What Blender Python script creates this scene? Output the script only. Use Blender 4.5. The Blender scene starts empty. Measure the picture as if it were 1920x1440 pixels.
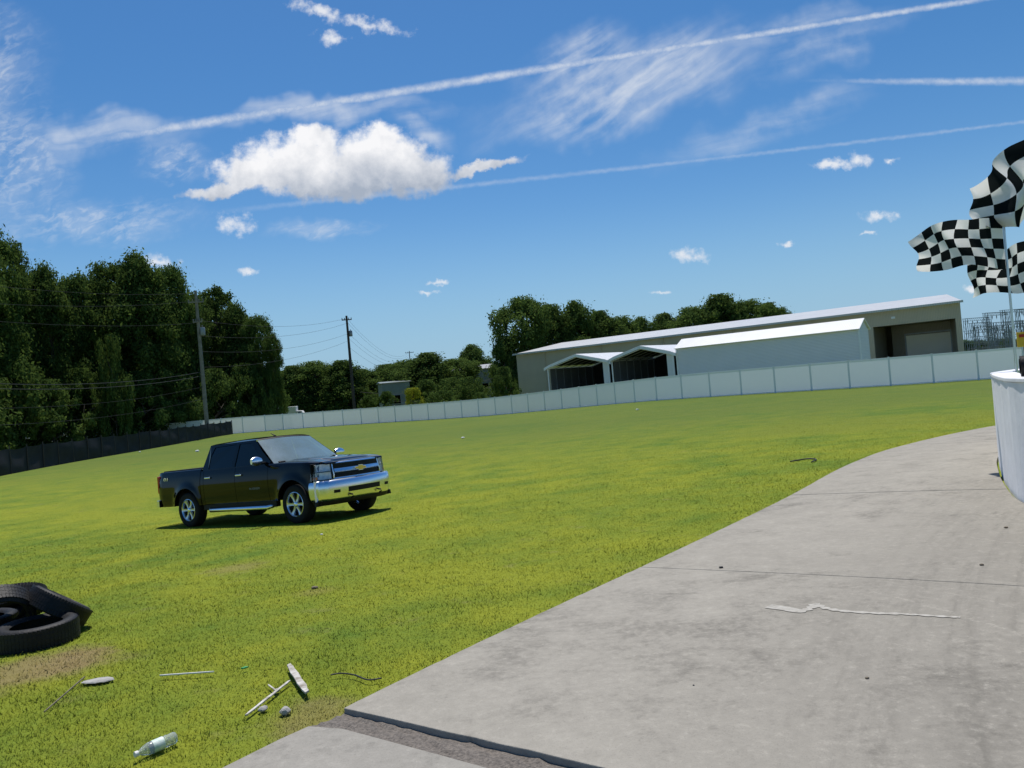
import bpy, bmesh, math, random
import numpy as np
from mathutils import Vector, Matrix, Euler
random.seed(7); RNG=np.random.default_rng(11)
C=bpy.context.scene.collection
R=math.radians
F=1442.0; CS,SN=math.cos(R(5)),math.sin(R(5)); EYE=2.4
def ab(x,y):
    u=x-960; v=720-y
    return u*CS+v*SN, -u*SN+v*CS+3.4
def at(x,y,Y):
    a,b=ab(x,y); return Vector((a*Y/F,Y,EYE+b*Y/F))
# ------------------------------------------------------------------ terrain
CT=[(-4.5,15.6,-2.39),(-7.53,17.62,-2.57),(-3.54,17.04,-2.45),(-6.57,19.06,-2.63),
(-28.3,42,-2.48),(-31.2,84,-2.62),(-36.5,100,-2.95),(-42,115,-3.05),(-20,95,-3.0),(-3.2,80,-2.9),(11.9,60,-2.155),(30.5,47,-2.17),(55,45,-2.1),
(-1.1,4.33,-1.77),(1.06,7.3,-1.87),(3.76,10.8,-1.92),(6,13.9,-1.97),(8.2,16.3,-2.02),(11.95,19.1,-2.07),(22,24,-2.1),
(5.26,8.1,-1.75),(6.45,10.4,-1.77),(7.6,12.2,-1.82),(9.3,14.2,-1.87),(11.5,16,-1.92),(14.5,17.5,-1.97),(4.1,4.2,-1.69),(0,0,-1.72),(3.38,5.28,-1.72),
(-4,6.3,-1.88),(-2.07,4.15,-1.79),(-6,5,-1.9),(-3,10,-2.12),(3,20,-2.25),(1,13,-2.12),(10,30,-2.25),(-15,30,-2.5),(-12,10,-2.3),(-5,35,-2.45),(-8,60,-2.6),(4,45,-2.3),
(20,95,-2.6),(45,85,-2.5),(80,80,-2.4),(-60,60,-2.7),(-60,130,-3.3),(0,-10,-1.7),(15,0,-1.7),(-20,0,-2.1),(0,160,-3.1),(-200,200,-3.2),(200,200,-3.0),(0,300,-3.2),(250,0,-3),(-250,0,-3),(0,-250,-3)]
CT=np.array([(x,y,z+EYE) for x,y,z in CT])
def phi(r2): return 0.5*r2*np.log(r2+1e-9)
_n=len(CT); _K=phi(((CT[:,None,:2]-CT[None,:,:2])**2).sum(-1)); _P=np.c_[np.ones(_n),CT[:,:2]]
_A=np.zeros((_n+3,_n+3)); _A[:_n,:_n]=_K+np.eye(_n)*0.4; _A[:_n,_n:]=_P; _A[_n:,:_n]=_P.T
_W=np.linalg.solve(_A,np.r_[CT[:,2],0,0,0])
def tz_arr(X,Y):
    X=np.asarray(X,float);Y=np.asarray(Y,float)
    z=_W[_n]+_W[_n+1]*X+_W[_n+2]*Y
    for i in range(_n): z=z+_W[i]*phi((X-CT[i,0])**2+(Y-CT[i,1])**2)
    d=np.sqrt(X**2+Y**2); k=np.clip((d-170)/130,0,1)
    return np.clip(z,-1.4,1.0)*(1-k)+(-0.75)*k
def tz(x,y): return float(tz_arr(x,y))
def gp(x,y,lift=0.0):
    """point of the terrain seen at a pixel"""
    a,b=ab(x,y); Y=5.0
    for i in range(60):
        z=tz(a*Y/F,Y)+lift; Yn=(z-EYE)*F/b; Y=0.5*Y+0.5*Yn
    return Vector((a*Y/F,Y,EYE+b*Y/F))
# ------------------------------------------------------------------ mesh helpers
class MB:
    def __init__(s): s.v=[]; s.f=[]
    def add(s,vs,fs):
        o=len(s.v); s.v+= [tuple(p) for p in vs]; s.f+=[tuple(i+o for i in f) for f in fs]; return s
    def grid(s,P,cu=False,cv=False):
        n=len(P); m=len(P[0]); vs=[p for r in P for p in r]; fs=[]
        for i in range(n if cu else n-1):
            for j in range(m if cv else m-1):
                a=i*m+j; b=i*m+(j+1)%m; c=((i+1)%n)*m+(j+1)%m; d=((i+1)%n)*m+j
                fs.append((a,b,c,d))
        return s.add(vs,fs)
    def box(s,c,d,rot=None):
        x,y,z=d[0]/2,d[1]/2,d[2]/2
        vs=[Vector((i*x,j*y,k*z)) for i in(-1,1) for j in(-1,1) for k in(-1,1)]
        if rot is not None: vs=[rot@v for v in vs]
        vs=[v+Vector(c) for v in vs]
        return s.add(vs,[(0,1,3,2),(4,6,7,5),(0,4,5,1),(2,3,7,6),(0,2,6,4),(1,5,7,3)])
    def tube(s,pts,rad,n=8,cap=True):
        pts=[Vector(p) for p in pts]
        if not isinstance(rad,(list,tuple)): rad=[rad]*len(pts)
        P=[]
        for i,p in enumerate(pts):
            t=(pts[min(i+1,len(pts)-1)]-pts[max(i-1,0)]).normalized()
            up=Vector((0,0,1)) if abs(t.z)<.95 else Vector((1,0,0))
            a=t.cross(up).normalized(); b=t.cross(a)
            P.append([p+(a*math.cos(2*math.pi*k/n)+b*math.sin(2*math.pi*k/n))*rad[i] for k in range(n)])
        o=len(s.v); s.grid(P,cv=True)
        if cap: s.f.append(tuple(o+k for k in range(n))); s.f.append(tuple(o+(len(pts)-1)*n+k for k in range(n)))
        return s
    def poly(s,pts): return s.add(pts,[tuple(range(len(pts)))])
    def prism(s,pts,ext):
        n=len(pts); e=Vector(ext); q=[Vector(p) for p in pts]
        return s.add(q+[p+e for p in q],[tuple(range(n)),tuple(range(n,2*n))]+[(i,(i+1)%n,n+(i+1)%n,n+i) for i in range(n)])
    def lathe(s,prof,n=32,axis='y',closed=False,c=(0,0,0)):
        P=[]
        for r,h in prof:
            row=[]
            for k in range(n):
                t=2*math.pi*k/n; q=(r*math.cos(t),h,r*math.sin(t)) if axis=='y' else (r*math.cos(t),r*math.sin(t),h)
                row.append(Vector(q)+Vector(c))
            P.append(row)
        return s.grid(P,cu=closed,cv=True)
    def build(s,name,mat,parent=None,smooth=False,bevel=0,loc=None,seg=2,auto=None):
        me=bpy.data.meshes.new(name)
        vs=s.v
        if loc is not None: vs=[(p[0]-loc[0],p[1]-loc[1],p[2]-loc[2]) for p in vs]
        me.from_pydata(vs,[],s.f); 
        bm=bmesh.new(); bm.from_mesh(me); bmesh.ops.remove_doubles(bm,verts=bm.verts,dist=1e-5)
        bmesh.ops.recalc_face_normals(bm,faces=bm.faces); bm.to_mesh(me); bm.free()
        me.materials.append(mat)
        if smooth: me.polygons.foreach_set('use_smooth',[True]*len(me.polygons))
        o=bpy.data.objects.new(name,me); C.objects.link(o)
        if loc is not None: o.location=loc
        if parent: o.parent=parent
        if bevel:
            b=o.modifiers.new('b','BEVEL'); b.width=bevel; b.segments=seg; b.limit_method='ANGLE'; b.angle_limit=R(35)
        if auto and smooth:
            try:
                me.set_sharp_from_angle(angle=R(auto))
            except Exception: pass
        return o
def np_obj(name,V,Q,mat,parent=None):
    me=bpy.data.meshes.new(name); V=np.asarray(V,np.float32); Q=np.asarray(Q,np.int32); k=Q.shape[1]
    me.vertices.add(len(V)); me.vertices.foreach_set('co',V.ravel())
    me.loops.add(Q.size); me.loops.foreach_set('vertex_index',Q.ravel())
    me.polygons.add(len(Q)); me.polygons.foreach_set('loop_start',np.arange(0,Q.size,k,dtype=np.int32))
    me.polygons.foreach_set('loop_total',np.full(len(Q),k,dtype=np.int32))
    me.update(calc_edges=True); me.materials.append(mat)
    o=bpy.data.objects.new(name,me); C.objects.link(o)
    if parent: o.parent=parent
    return o
def empty(name,label,cat,loc=(0,0,0),rz=0,group=None):
    o=bpy.data.objects.new(name,None); C.objects.link(o); o.location=loc; o.rotation_euler=(0,0,rz); o.empty_display_size=.1
    return tag(o,label,cat,group)
def tag(o,label,cat,group=None,kind=None):
    o['label']=label; o['category']=cat
    if group:o['group']=group
    if kind:o['kind']=kind
    return o
def struct(o): o['kind']='structure'; return o
# ------------------------------------------------------------------ materials
def newmat(name):
    m=bpy.data.materials.new(name); m.use_nodes=True; nt=m.node_tree; return m,nt,nt.nodes['Principled BSDF']
def ramp(nt,fac,stops):
    r=nt.nodes.new('ShaderNodeValToRGB'); e=r.color_ramp.elements
    while len(e)<len(stops): e.new(.5)
    for i,(p,c) in enumerate(stops):
        e[i].position=p; e[i].color=(c,c,c,1) if isinstance(c,(int,float)) else (*c,1)
    nt.links.new(fac,r.inputs[0]); return r.outputs[0]
def noise(nt,vec,scale,detail=4,rough=.6,dist=0):
    n=nt.nodes.new('ShaderNodeTexNoise'); n.inputs['Scale'].default_value=scale; n.inputs['Detail'].default_value=detail
    n.inputs['Roughness'].default_value=rough; n.inputs['Distortion'].default_value=dist
    if vec is not None: nt.links.new(vec,n.inputs['Vector'])
    return n.outputs['Fac']
def mixc(nt,f,a,b,mode='MIX'):
    m=nt.nodes.new('ShaderNodeMix'); m.data_type='RGBA'; m.blend_type=mode
    for s,v in ((m.inputs[0],f),(m.inputs[6],a),(m.inputs[7],b)):
        if isinstance(v,(int,float)): s.default_value=v
        elif isinstance(v,tuple): s.default_value=(*v,1)
        else: nt.links.new(v,s)
    return m.outputs[2]
def mth(nt,op,*a,clamp=False):
    m=nt.nodes.new('ShaderNodeMath'); m.operation=op; m.use_clamp=clamp
    for i,v in enumerate(a):
        if isinstance(v,(int,float)): m.inputs[i].default_value=v
        else: nt.links.new(v,m.inputs[i])
    return m.outputs[0]
def sstep(nt,v,lo,hi,a=0.,b=1.):
    m=nt.nodes.new('ShaderNodeMapRange'); m.interpolation_type='SMOOTHSTEP'
    nt.links.new(v,m.inputs[0]); m.inputs[1].default_value=lo; m.inputs[2].default_value=hi; m.inputs[3].default_value=a; m.inputs[4].default_value=b
    return m.outputs[0]
def bump(nt,bs,h,st=.3,d=.02):
    b=nt.nodes.new('ShaderNodeBump'); b.inputs['Strength'].default_value=st; b.inputs['Distance'].default_value=d
    nt.links.new(h,b.inputs['Height']); nt.links.new(b.outputs[0],bs.inputs['Normal']); return b
def pm(name,c1,c2=None,scale=3,rough=.6,metal=0,bst=0,bsc=None,coat=0,spec=None):
    m,nt,b=newmat(name); tc=nt.nodes.new('ShaderNodeTexCoord').outputs['Object']
    c2=c2 or tuple(x*.75 for x in c1)
    n=noise(nt,tc,scale); nt.links.new(ramp(nt,n,[(.3,c1),(.7,c2)]),b.inputs['Base Color'])
    b.inputs['Roughness'].default_value=rough; b.inputs['Metallic'].default_value=metal
    if coat: b.inputs['Coat Weight'].default_value=coat; b.inputs['Coat Roughness'].default_value=.03
    if spec is not None: b.inputs['Specular IOR Level'].default_value=spec
    if bst: bump(nt,b,noise(nt,tc,bsc or scale*4),bst,.01)
    return m
def ribbed(name,c,c2,axis='X',freq=3.3,rough=.45,depth=.03,metal=0,dark=.35):
    m,nt,b=newmat(name); tc=nt.nodes.new('ShaderNodeTexCoord').outputs['Object']
    w=nt.nodes.new('ShaderNodeTexWave'); w.bands_direction=axis; w.inputs['Scale'].default_value=freq; nt.links.new(tc,w.inputs['Vector'])
    h=ramp(nt,w.outputs['Fac'],[(.0,0.),(.25,1.)])
    n=noise(nt,tc,.6,5)
    col=ramp(nt,n,[(.3,c),(.7,c2)]); col=mixc(nt,mth(nt,'MULTIPLY',mth(nt,'SUBTRACT',1,h),dark),col,tuple(x*.45 for x in c))
    nt.links.new(col,b.inputs['Base Color']); b.inputs['Roughness'].default_value=rough; b.inputs['Metallic'].default_value=metal
    bump(nt,b,h,.8,depth); return m
def foliage(name,dark,mid,lite,trans=.38,scale=.45):
    m=bpy.data.materials.new(name); m.use_nodes=True; nt=m.node_tree; nt.nodes.clear()
    tc=nt.nodes.new('ShaderNodeTexCoord').outputs['Object']
    a=noise(nt,tc,scale,2); f=noise(nt,tc,scale*9,1)
    v=mth(nt,'ADD',mth(nt,'MULTIPLY',a,.6),mth(nt,'MULTIPLY',f,.4))
    col=ramp(nt,v,[(.36,dark),(.5,mid),(.66,lite)])
    oi=nt.nodes.new('ShaderNodeObjectInfo').outputs['Random']
    col=mixc(nt,mth(nt,'MULTIPLY',oi,.4),col,tuple(.6*x+.4*y for x,y in zip(mid,lite)))
    d=nt.nodes.new('ShaderNodeBsdfDiffuse'); t=nt.nodes.new('ShaderNodeBsdfTranslucent')
    nt.links.new(col,d.inputs[0]); nt.links.new(mixc(nt,.4,col,(.15,.23,.04)),t.inputs[0])
    m1=nt.nodes.new('ShaderNodeMixShader'); m1.inputs[0].default_value=trans; nt.links.new(d.outputs[0],m1.inputs[1]); nt.links.new(t.outputs[0],m1.inputs[2])
    o=nt.nodes.new('ShaderNodeOutputMaterial'); nt.links.new(m1.outputs[0],o.inputs[0]); return m
def lawn_color(nt,full=True):
    P=nt.nodes.new('ShaderNodeNewGeometry').outputs['Position']
    sp=nt.nodes.new('ShaderNodeSeparateXYZ'); nt.links.new(P,sp.inputs[0])
    big=noise(nt,P,.13,4,.65,.8); med=noise(nt,P,.8,5,.7); fine=noise(nt,P,9,3,.7)
    yel=(.262,.292,.032); grn=(.122,.198,.030); dk=(.075,.120,.022)
    col=ramp(nt,mth(nt,'ADD',mth(nt,'MULTIPLY',big,.55),mth(nt,'MULTIPLY',med,.45)),[(.38,grn),(.56,yel)])
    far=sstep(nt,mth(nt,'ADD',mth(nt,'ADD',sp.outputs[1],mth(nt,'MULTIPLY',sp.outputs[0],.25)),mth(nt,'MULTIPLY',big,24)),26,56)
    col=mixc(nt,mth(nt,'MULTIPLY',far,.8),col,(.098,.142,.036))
    col=mixc(nt,sstep(nt,fine,.5,.75,0,.35),col,dk)
    col=mixc(nt,sstep(nt,noise(nt,P,2.3,4,.7),.58,.75,0,.35),col,(.25,.225,.10))
    for (x,y,r,k) in [(*gp(30,1262)[:2],.75,.7),(*gp(150,1235)[:2],.4,.5),(*gp(440,1066)[:2],.5,.4),(*gp(590,1110)[:2],.3,.3),(*gp(590,1345)[:2],.3,.5)]:
        v=nt.nodes.new('ShaderNodeVectorMath'); v.operation='DISTANCE'; nt.links.new(P,v.inputs[0]); v.inputs[1].default_value=(x,y,tz(x,y))
        d=mth(nt,'ADD',v.outputs['Value'],mth(nt,'MULTIPLY',mth(nt,'SUBTRACT',med,.5),3.0*r))
        col=mixc(nt,sstep(nt,d,r*1.25,r*.35,0,k),col,mixc(nt,fine,(.20,.13,.065),(.36,.27,.15)))
    return col,P,fine
def mk_ground():
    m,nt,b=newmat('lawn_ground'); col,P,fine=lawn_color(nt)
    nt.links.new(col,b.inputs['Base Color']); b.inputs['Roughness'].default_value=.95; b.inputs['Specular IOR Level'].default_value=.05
    h=mth(nt,'ADD',noise(nt,P,30,4,.8),mth(nt,'MULTIPLY',noise(nt,P,5,3,.7),1.5)); bump(nt,b,h,.7,.05); return m
def mk_blade():
    m=bpy.data.materials.new('grass_blades'); m.use_nodes=True; nt=m.node_tree; nt.nodes.clear()
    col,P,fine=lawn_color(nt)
    v=noise(nt,P,60,1); col=mixc(nt,sstep(nt,v,.52,.7,0,.3),col,(.36,.37,.09)); col=mixc(nt,sstep(nt,v,.45,.3,0,.3),col,(.09,.15,.02))
    cn=nt.nodes.new('ShaderNodeCombineXYZ'); cn.inputs[2].default_value=1
    g=nt.nodes.new('ShaderNodeNewGeometry'); vm=nt.nodes.new('ShaderNodeVectorMath'); vm.operation='MULTIPLY_ADD'; nt.links.new(g.outputs['Normal'],vm.inputs[0]); vm.inputs[1].default_value=(.25,.25,.25); nt.links.new(cn.outputs[0],vm.inputs[2])
    vn=nt.nodes.new('ShaderNodeVectorMath'); vn.operation='NORMALIZE'; nt.links.new(vm.outputs[0],vn.inputs[0])
    d=nt.nodes.new('ShaderNodeBsdfDiffuse'); t=nt.nodes.new('ShaderNodeBsdfTranslucent'); nt.links.new(col,d.inputs[0]); nt.links.new(col,t.inputs[0]); nt.links.new(vn.outputs[0],d.inputs['Normal'])
    m1=nt.nodes.new('ShaderNodeMixShader'); m1.inputs[0].default_value=.2; nt.links.new(d.outputs[0],m1.inputs[1]); nt.links.new(t.outputs[0],m1.inputs[2])
    o=nt.nodes.new('ShaderNodeOutputMaterial'); nt.links.new(m1.outputs[0],o.inputs[0]); return m
def mk_concrete(name,base=(.295,.275,.235)):
    m,nt,b=newmat(name); P=nt.nodes.new('ShaderNodeNewGeometry').outputs['Position']
    big=noise(nt,P,.45,5,.7,.8); med=noise(nt,P,2.6,6,.75); fine=noise(nt,P,110,2,.8); mot=noise(nt,P,16,5,.8)
    dk=tuple(x*.6 for x in base); lt=tuple(min(1,x*1.22) for x in base)
    col=ramp(nt,mth(nt,'ADD',mth(nt,'ADD',mth(nt,'MULTIPLY',big,.40),mth(nt,'MULTIPLY',med,.35)),mth(nt,'MULTIPLY',mot,.25)),[(.38,dk),(.48,base),(.60,lt)])
    v=nt.nodes.new('ShaderNodeVectorMath'); v.operation='DISTANCE'; nt.links.new(P,v.inputs[0]); v.inputs[1].default_value=(21,-7,.6)
    cb=nt.nodes.new('ShaderNodeCombineXYZ'); nt.links.new(mth(nt,'MULTIPLY',v.outputs['Value'],6),cb.inputs[0]); nt.links.new(mth(nt,'MULTIPLY',med,2.4),cb.inputs[1]); nt.links.new(mth(nt,'MULTIPLY',big,3),cb.inputs[2])
    st=noise(nt,cb.outputs[0],1,4,.75)
    inner=sstep(nt,v.outputs['Value'],23.6,21.2)
    col=mixc(nt,mth(nt,'MULTIPLY',mth(nt,'MULTIPLY',sstep(nt,st,.46,.68),inner),.42),col,tuple(x*.40 for x in base))
    col=mixc(nt,mth(nt,'MULTIPLY',mth(nt,'MULTIPLY',inner,sstep(nt,med,.36,.6)),.38),col,tuple(x*.46 for x in base))
    col=mixc(nt,mth(nt,'MULTIPLY',sstep(nt,big,.5,.68),.25),col,tuple(x*.55 for x in base))
    for (cx_,cy_,rr,wd_,k_) in ((-3.2,3.4,6.1,.03,.45),(-2.6,3.0,6.0,.02,.35),(-1.0,5.2,5.3,.025,.3)):
        v3=nt.nodes.new('ShaderNodeVectorMath'); v3.operation='DISTANCE'; nt.links.new(P,v3.inputs[0]); v3.inputs[1].default_value=(cx_,cy_,.7)
        dd=mth(nt,'ABSOLUTE',mth(nt,'SUBTRACT',mth(nt,'ADD',v3.outputs['Value'],mth(nt,'MULTIPLY',med,.12)),rr))
        col=mixc(nt,mth(nt,'MULTIPLY',sstep(nt,dd,wd_,0,0,k_),mth(nt,'MULTIPLY',sstep(nt,mot,.4,.6),inner)),col,tuple(x*1.5 for x in base))
    col=mixc(nt,sstep(nt,mot,.55,.70,0,.4),col,tuple(x*1.35 for x in base))
    col=mixc(nt,sstep(nt,fine,.55,.7,0,.4),col,dk)
    nt.links.new(col,b.inputs['Base Color']); b.inputs['Roughness'].default_value=.92; b.inputs['Specular IOR Level'].default_value=.08
    bump(nt,b,mth(nt,'ADD',fine,mth(nt,'MULTIPLY',mot,2)),.4,.006); return m
def vinylmat(name,tr):
    m=bpy.data.materials.new(name); m.use_nodes=True; nt=m.node_tree; b=nt.nodes['Principled BSDF']
    n=noise(nt,nt.nodes.new('ShaderNodeTexCoord').outputs['Object'],.8); nt.links.new(ramp(nt,n,[(.3,(.88,.88,.86)),(.7,(.84,.85,.84))]),b.inputs['Base Color']); b.inputs['Roughness'].default_value=.5
    t=nt.nodes.new('ShaderNodeBsdfTranslucent'); t.inputs[0].default_value=(.88,.93,.95,1); mx=nt.nodes.new('ShaderNodeMixShader'); mx.inputs[0].default_value=tr
    nt.links.new(b.outputs[0],mx.inputs[1]); nt.links.new(t.outputs[0],mx.inputs[2]); nt.links.new(mx.outputs[0],nt.nodes['Material Output'].inputs[0]); return m
M={}
M['ground']=mk_ground(); M['blade']=mk_blade(); M['conc']=mk_concrete('track_concrete'); M['conc2']=mk_concrete('apron_concrete',(.285,.268,.235))
M['gravel']=pm('gravel',(.22,.19,.16),(.08,.07,.06),60,.9,bst=1,bsc=80)
M['wallpaint']=pm('white_painted_concrete',(.80,.80,.81),(.68,.68,.69),3,.7,bst=.3)
M['vinyl']=vinylmat('white_vinyl',.24)
M['vpost']=vinylmat('white_vinyl_post',.10)
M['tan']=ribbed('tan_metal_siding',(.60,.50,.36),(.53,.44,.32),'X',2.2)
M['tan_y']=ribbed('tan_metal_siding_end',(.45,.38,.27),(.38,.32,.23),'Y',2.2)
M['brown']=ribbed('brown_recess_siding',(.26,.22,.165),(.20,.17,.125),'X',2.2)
M['roofm']=ribbed('pale_metal_roof',(.60,.60,.58),(.52,.52,.51),'X',1.5,.4)
M['roofw']=ribbed('white_metal_roof',(.80,.80,.80),(.72,.72,.72),'X',2.2,.4)
M['shedw']=ribbed('white_horizontal_siding',(.86,.84,.87),(.81,.80,.83),'Z',2.6,.5,.03,dark=.2)
M['whitem']=pm('white_metal',(.85,.85,.85),(.75,.75,.75),2,.4)
M['greym']=pm('grey_metal',(.30,.31,.32),(.22,.23,.24),2,.5,.3)
M['lattice']=pm('galvanised_steel',(.26,.28,.30),(.18,.20,.22),2,.6)
M['door']=ribbed('roller_door_slats',(.86,.80,.70),(.82,.76,.66),'Z',3.,.5,.02,dark=.2)
M['wood']=pm('weathered_pole_wood',(.27,.24,.21),(.16,.14,.12),3,.9,bst=.4)
M['woodd']=pm('dark_pole_wood',(.08,.06,.05),(.05,.04,.035),3,.9,bst=.4)
M['cable']=pm('cable_black',(.02,.02,.02),None,3,.6)
M['insul']=pm('insulator',(.20,.19,.18),None,3,.4)
M['silt']=pm('black_screen_fabric',(.024,.027,.032),(.014,.016,.020),1.2,.7,bst=.3,bsc=6,spec=.15)
M['bark']=pm('bark',(.11,.09,.065),(.05,.04,.03),4,.95,bst=.6)
M['leafA']=foliage('leaves_dark',(.018,.035,.012),(.062,.100,.028),(.135,.19,.050))
M['leafB']=foliage('leaves_mid',(.026,.052,.016),(.080,.130,.036),(.16,.22,.055))
M['leafY']=foliage('leaves_yellow',(.16,.18,.02),(.34,.34,.03),(.46,.43,.04))
M['paint']=pm('black_car_paint',(.003,.003,.004),(.004,.004,.005),2,.06,0,spec=.32)
M['darkp']=pm('black_plastic',(.010,.010,.010),(.007,.007,.007),8,.6,spec=.25)
M['chrome']=pm('chrome',(.80,.83,.90),(.77,.80,.87),1,.24,1)
M['alloy']=pm('polished_alloy',(.64,.66,.70),(.58,.60,.64),1,.32,1)
M['lampc']=pm('lamp_housing',(.84,.84,.86),(.55,.56,.58),14,.28,.5)
M['slat']=pm('dark_grille_slat',(.05,.05,.05),(.04,.04,.04),2,.5,.2)
M['rubber']=pm('rubber',(.020,.020,.020),(.013,.013,.013),12,.8,bst=.4,bsc=40,spec=.2)
M['rubberold']=pm('old_rubber',(.014,.014,.015),(.007,.007,.007),8,.6,bst=.5,bsc=30,spec=.3)
M['gold']=pm('gold_emblem',(.80,.55,.12),(.7,.46,.1),3,.35,.7)
M['amber']=pm('amber_lens',(.8,.25,.04),(.7,.2,.03),3,.15)
M['red']=pm('red_lens',(.45,.01,.01),(.35,.01,.01),3,.15)
M['seat']=pm('dark_upholstery',(.045,.05,.05),None,5,.8)
M['white']=pm('white_surface',(.75,.75,.73),(.65,.65,.63),6,.6)
M['yellow']=pm('yellow_sign_paint',(.8,.5,.03),(.7,.42,.03),4,.5)
M['redp']=pm('red_paint',(.5,.03,.02),None,4,.5)
M['greenb']=ribbed('green_grey_siding',(.22,.26,.24),(.18,.21,.20),'X',2)
M['oldwood']=pm('white_peeling_wood',(.66,.64,.59),(.20,.17,.13),14,.85,bst=.6,bsc=40)
M['twig']=pm('dry_stick',(.22,.18,.13),(.12,.10,.07),12,.9)
M['stone']=pm('broken_concrete',(.42,.41,.38),(.26,.25,.23),14,.9,bst=.7,bsc=30)
M['mark']=pm('chalky_mark',(.46,.44,.39),(.28,.26,.22),26,.9)
def glassmat(name,tint,tr,gl=(1,1,1),haze=None):
    m=bpy.data.materials.new(name); m.use_nodes=True; nt=m.node_tree; nt.nodes.clear()
    g=nt.nodes.new('ShaderNodeBsdfGlossy'); g.inputs['Roughness'].default_value=.02; g.inputs['Color'].default_value=(*gl,1)
    t=nt.nodes.new('ShaderNodeBsdfTransparent'); t.inputs[0].default_value=(*tint,1)
    fr=nt.nodes.new('ShaderNodeFresnel'); fr.inputs[0].default_value=1.45
    n=noise(nt,nt.nodes.new('ShaderNodeTexCoord').outputs['Object'],2); f=mth(nt,'ADD',fr.outputs[0],mth(nt,'MULTIPLY',n,tr))
    m1=nt.nodes.new('ShaderNodeMixShader'); nt.links.new(f,m1.inputs[0]); nt.links.new(t.outputs[0],m1.inputs[1]); nt.links.new(g.outputs[0],m1.inputs[2]); out=m1.outputs[0]
    if haze:
        d=nt.nodes.new('ShaderNodeBsdfDiffuse'); d.inputs[0].default_value=(*haze,1); m2=nt.nodes.new('ShaderNodeMixShader'); m2.inputs[0].default_value=.3; nt.links.new(out,m2.inputs[1]); nt.links.new(d.outputs[0],m2.inputs[2]); out=m2.outputs[0]
    o=nt.nodes.new('ShaderNodeOutputMaterial'); nt.links.new(out,o.inputs[0]); return m
M['glass']=glassmat('tinted_side_glass',(.04,.045,.05),.0); M['wind']=glassmat('windshield_glass',(.50,.62,.58),.7,(1,1,.9),(.34,.46,.44)); M['lens']=glassmat('clear_lens',(.9,.9,.9),.15)
def bottlemat():
    m,nt,b=newmat('clear_plastic'); b.inputs['Transmission Weight'].default_value=.75; b.inputs['Roughness'].default_value=.15; b.inputs['IOR'].default_value=1.2
    n=noise(nt,nt.nodes.new('ShaderNodeTexCoord').outputs['Object'],20); nt.links.new(ramp(nt,n,[(.3,(.85,.9,.9)),(.7,(.7,.78,.78))]),b.inputs['Base Color']); return m
M['plastic']=bottlemat()
def checkmat():
    m,nt,b=newmat('chequered_cloth'); uv=nt.nodes.new('ShaderNodeTexCoord').outputs['UV']
    c=nt.nodes.new('ShaderNodeTexChecker'); c.inputs['Scale'].default_value=1; c.inputs[1].default_value=(.78,.78,.78,1); c.inputs[2].default_value=(.010,.013,.014,1); nt.links.new(uv,c.inputs[0])
    nt.nodes.remove(b); d=nt.nodes.new('ShaderNodeBsdfDiffuse'); t=nt.nodes.new('ShaderNodeBsdfTranslucent'); nt.links.new(c.outputs[0],d.inputs[0]); nt.links.new(c.outputs[0],t.inputs[0])
    mx=nt.nodes.new('ShaderNodeMixShader'); mx.inputs[0].default_value=.4; nt.links.new(d.outputs[0],mx.inputs[1]); nt.links.new(t.outputs[0],mx.inputs[2])
    nt.links.new(mx.outputs[0],nt.nodes['Material Output'].inputs[0]); return m
M['check']=checkmat()
# ------------------------------------------------------------------ ground sheet
def axis_pts():
    a=[0.0]; st=.35
    while a[-1]<900: a.append(a[-1]+st); st*=1.06
    a=np.array(a); return np.r_[-a[:0:-1],a]
ax=axis_pts(); GX,GY=np.meshgrid(ax,ax+6,indexing='ij'); GZ=tz_arr(GX,GY)
n=len(ax); idx=np.arange(n*n).reshape(n,n)
Q=np.stack([idx[:-1,:-1],idx[1:,:-1],idx[1:,1:],idx[:-1,1:]],-1).reshape(-1,4)
g=np_obj('ground',np.stack([GX,GY,GZ],-1).reshape(-1,3),Q,M['ground']); struct(g)
g.data.polygons.foreach_set('use_smooth',[True]*len(g.data.polygons))
# ------------------------------------------------------------------ concrete track and apron
def catmull(pts,n=8):
    pts=[Vector(p) for p in pts]; out=[]
    for i in range(len(pts)-1):
        p0=pts[max(i-1,0)];p1=pts[i];p2=pts[i+1];p3=pts[min(i+2,len(pts)-1)]
        for k in range(n):
            t=k/n; out.append(.5*((2*p1)+(p2-p0)*t+(2*p0-5*p1+4*p2-p3)*t*t+(3*p1-p0-3*p2+p3)*t**3))
    out.append(pts[-1]); return out
def resample(pts,n):
    d=[0]
    for i in range(1,len(pts)): d.append(d[-1]+(pts[i]-pts[i-1]).length)
    out=[];j=0
    for k in range(n):
        t=d[-1]*k/(n-1)
        while j<len(d)-2 and d[j+1]<t: j+=1
        s=(t-d[j])/max(d[j+1]-d[j],1e-9); out.append(pts[j].lerp(pts[j+1],min(max(s,0),1)))
    return out
Lp=[(-1.1,4.33),(1.06,7.3),(3.76,10.8),(6,13.9),(8.2,16.3),(11.95,19.1),(16.5,21.4),(22,23.2),(30,25)]
Rp=[(4.05,.55),(4.35,4.4),(4.72,6.3),(5.26,8.1),(5.67,9.0),(6.45,10.4),(7.6,12.2),(9.3,14.2),(11.5,16),(14.5,17.5),(18,18.8),(23,20),(30.5,21)]
Lc=catmull(Lp,10); Rc=catmull(Rp,10)
slabs=[(0,10,0,10),(10,20,10,40),(20,40,40,70),(40,60,70,90),(60,80,90,120)]
TH=.05
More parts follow.
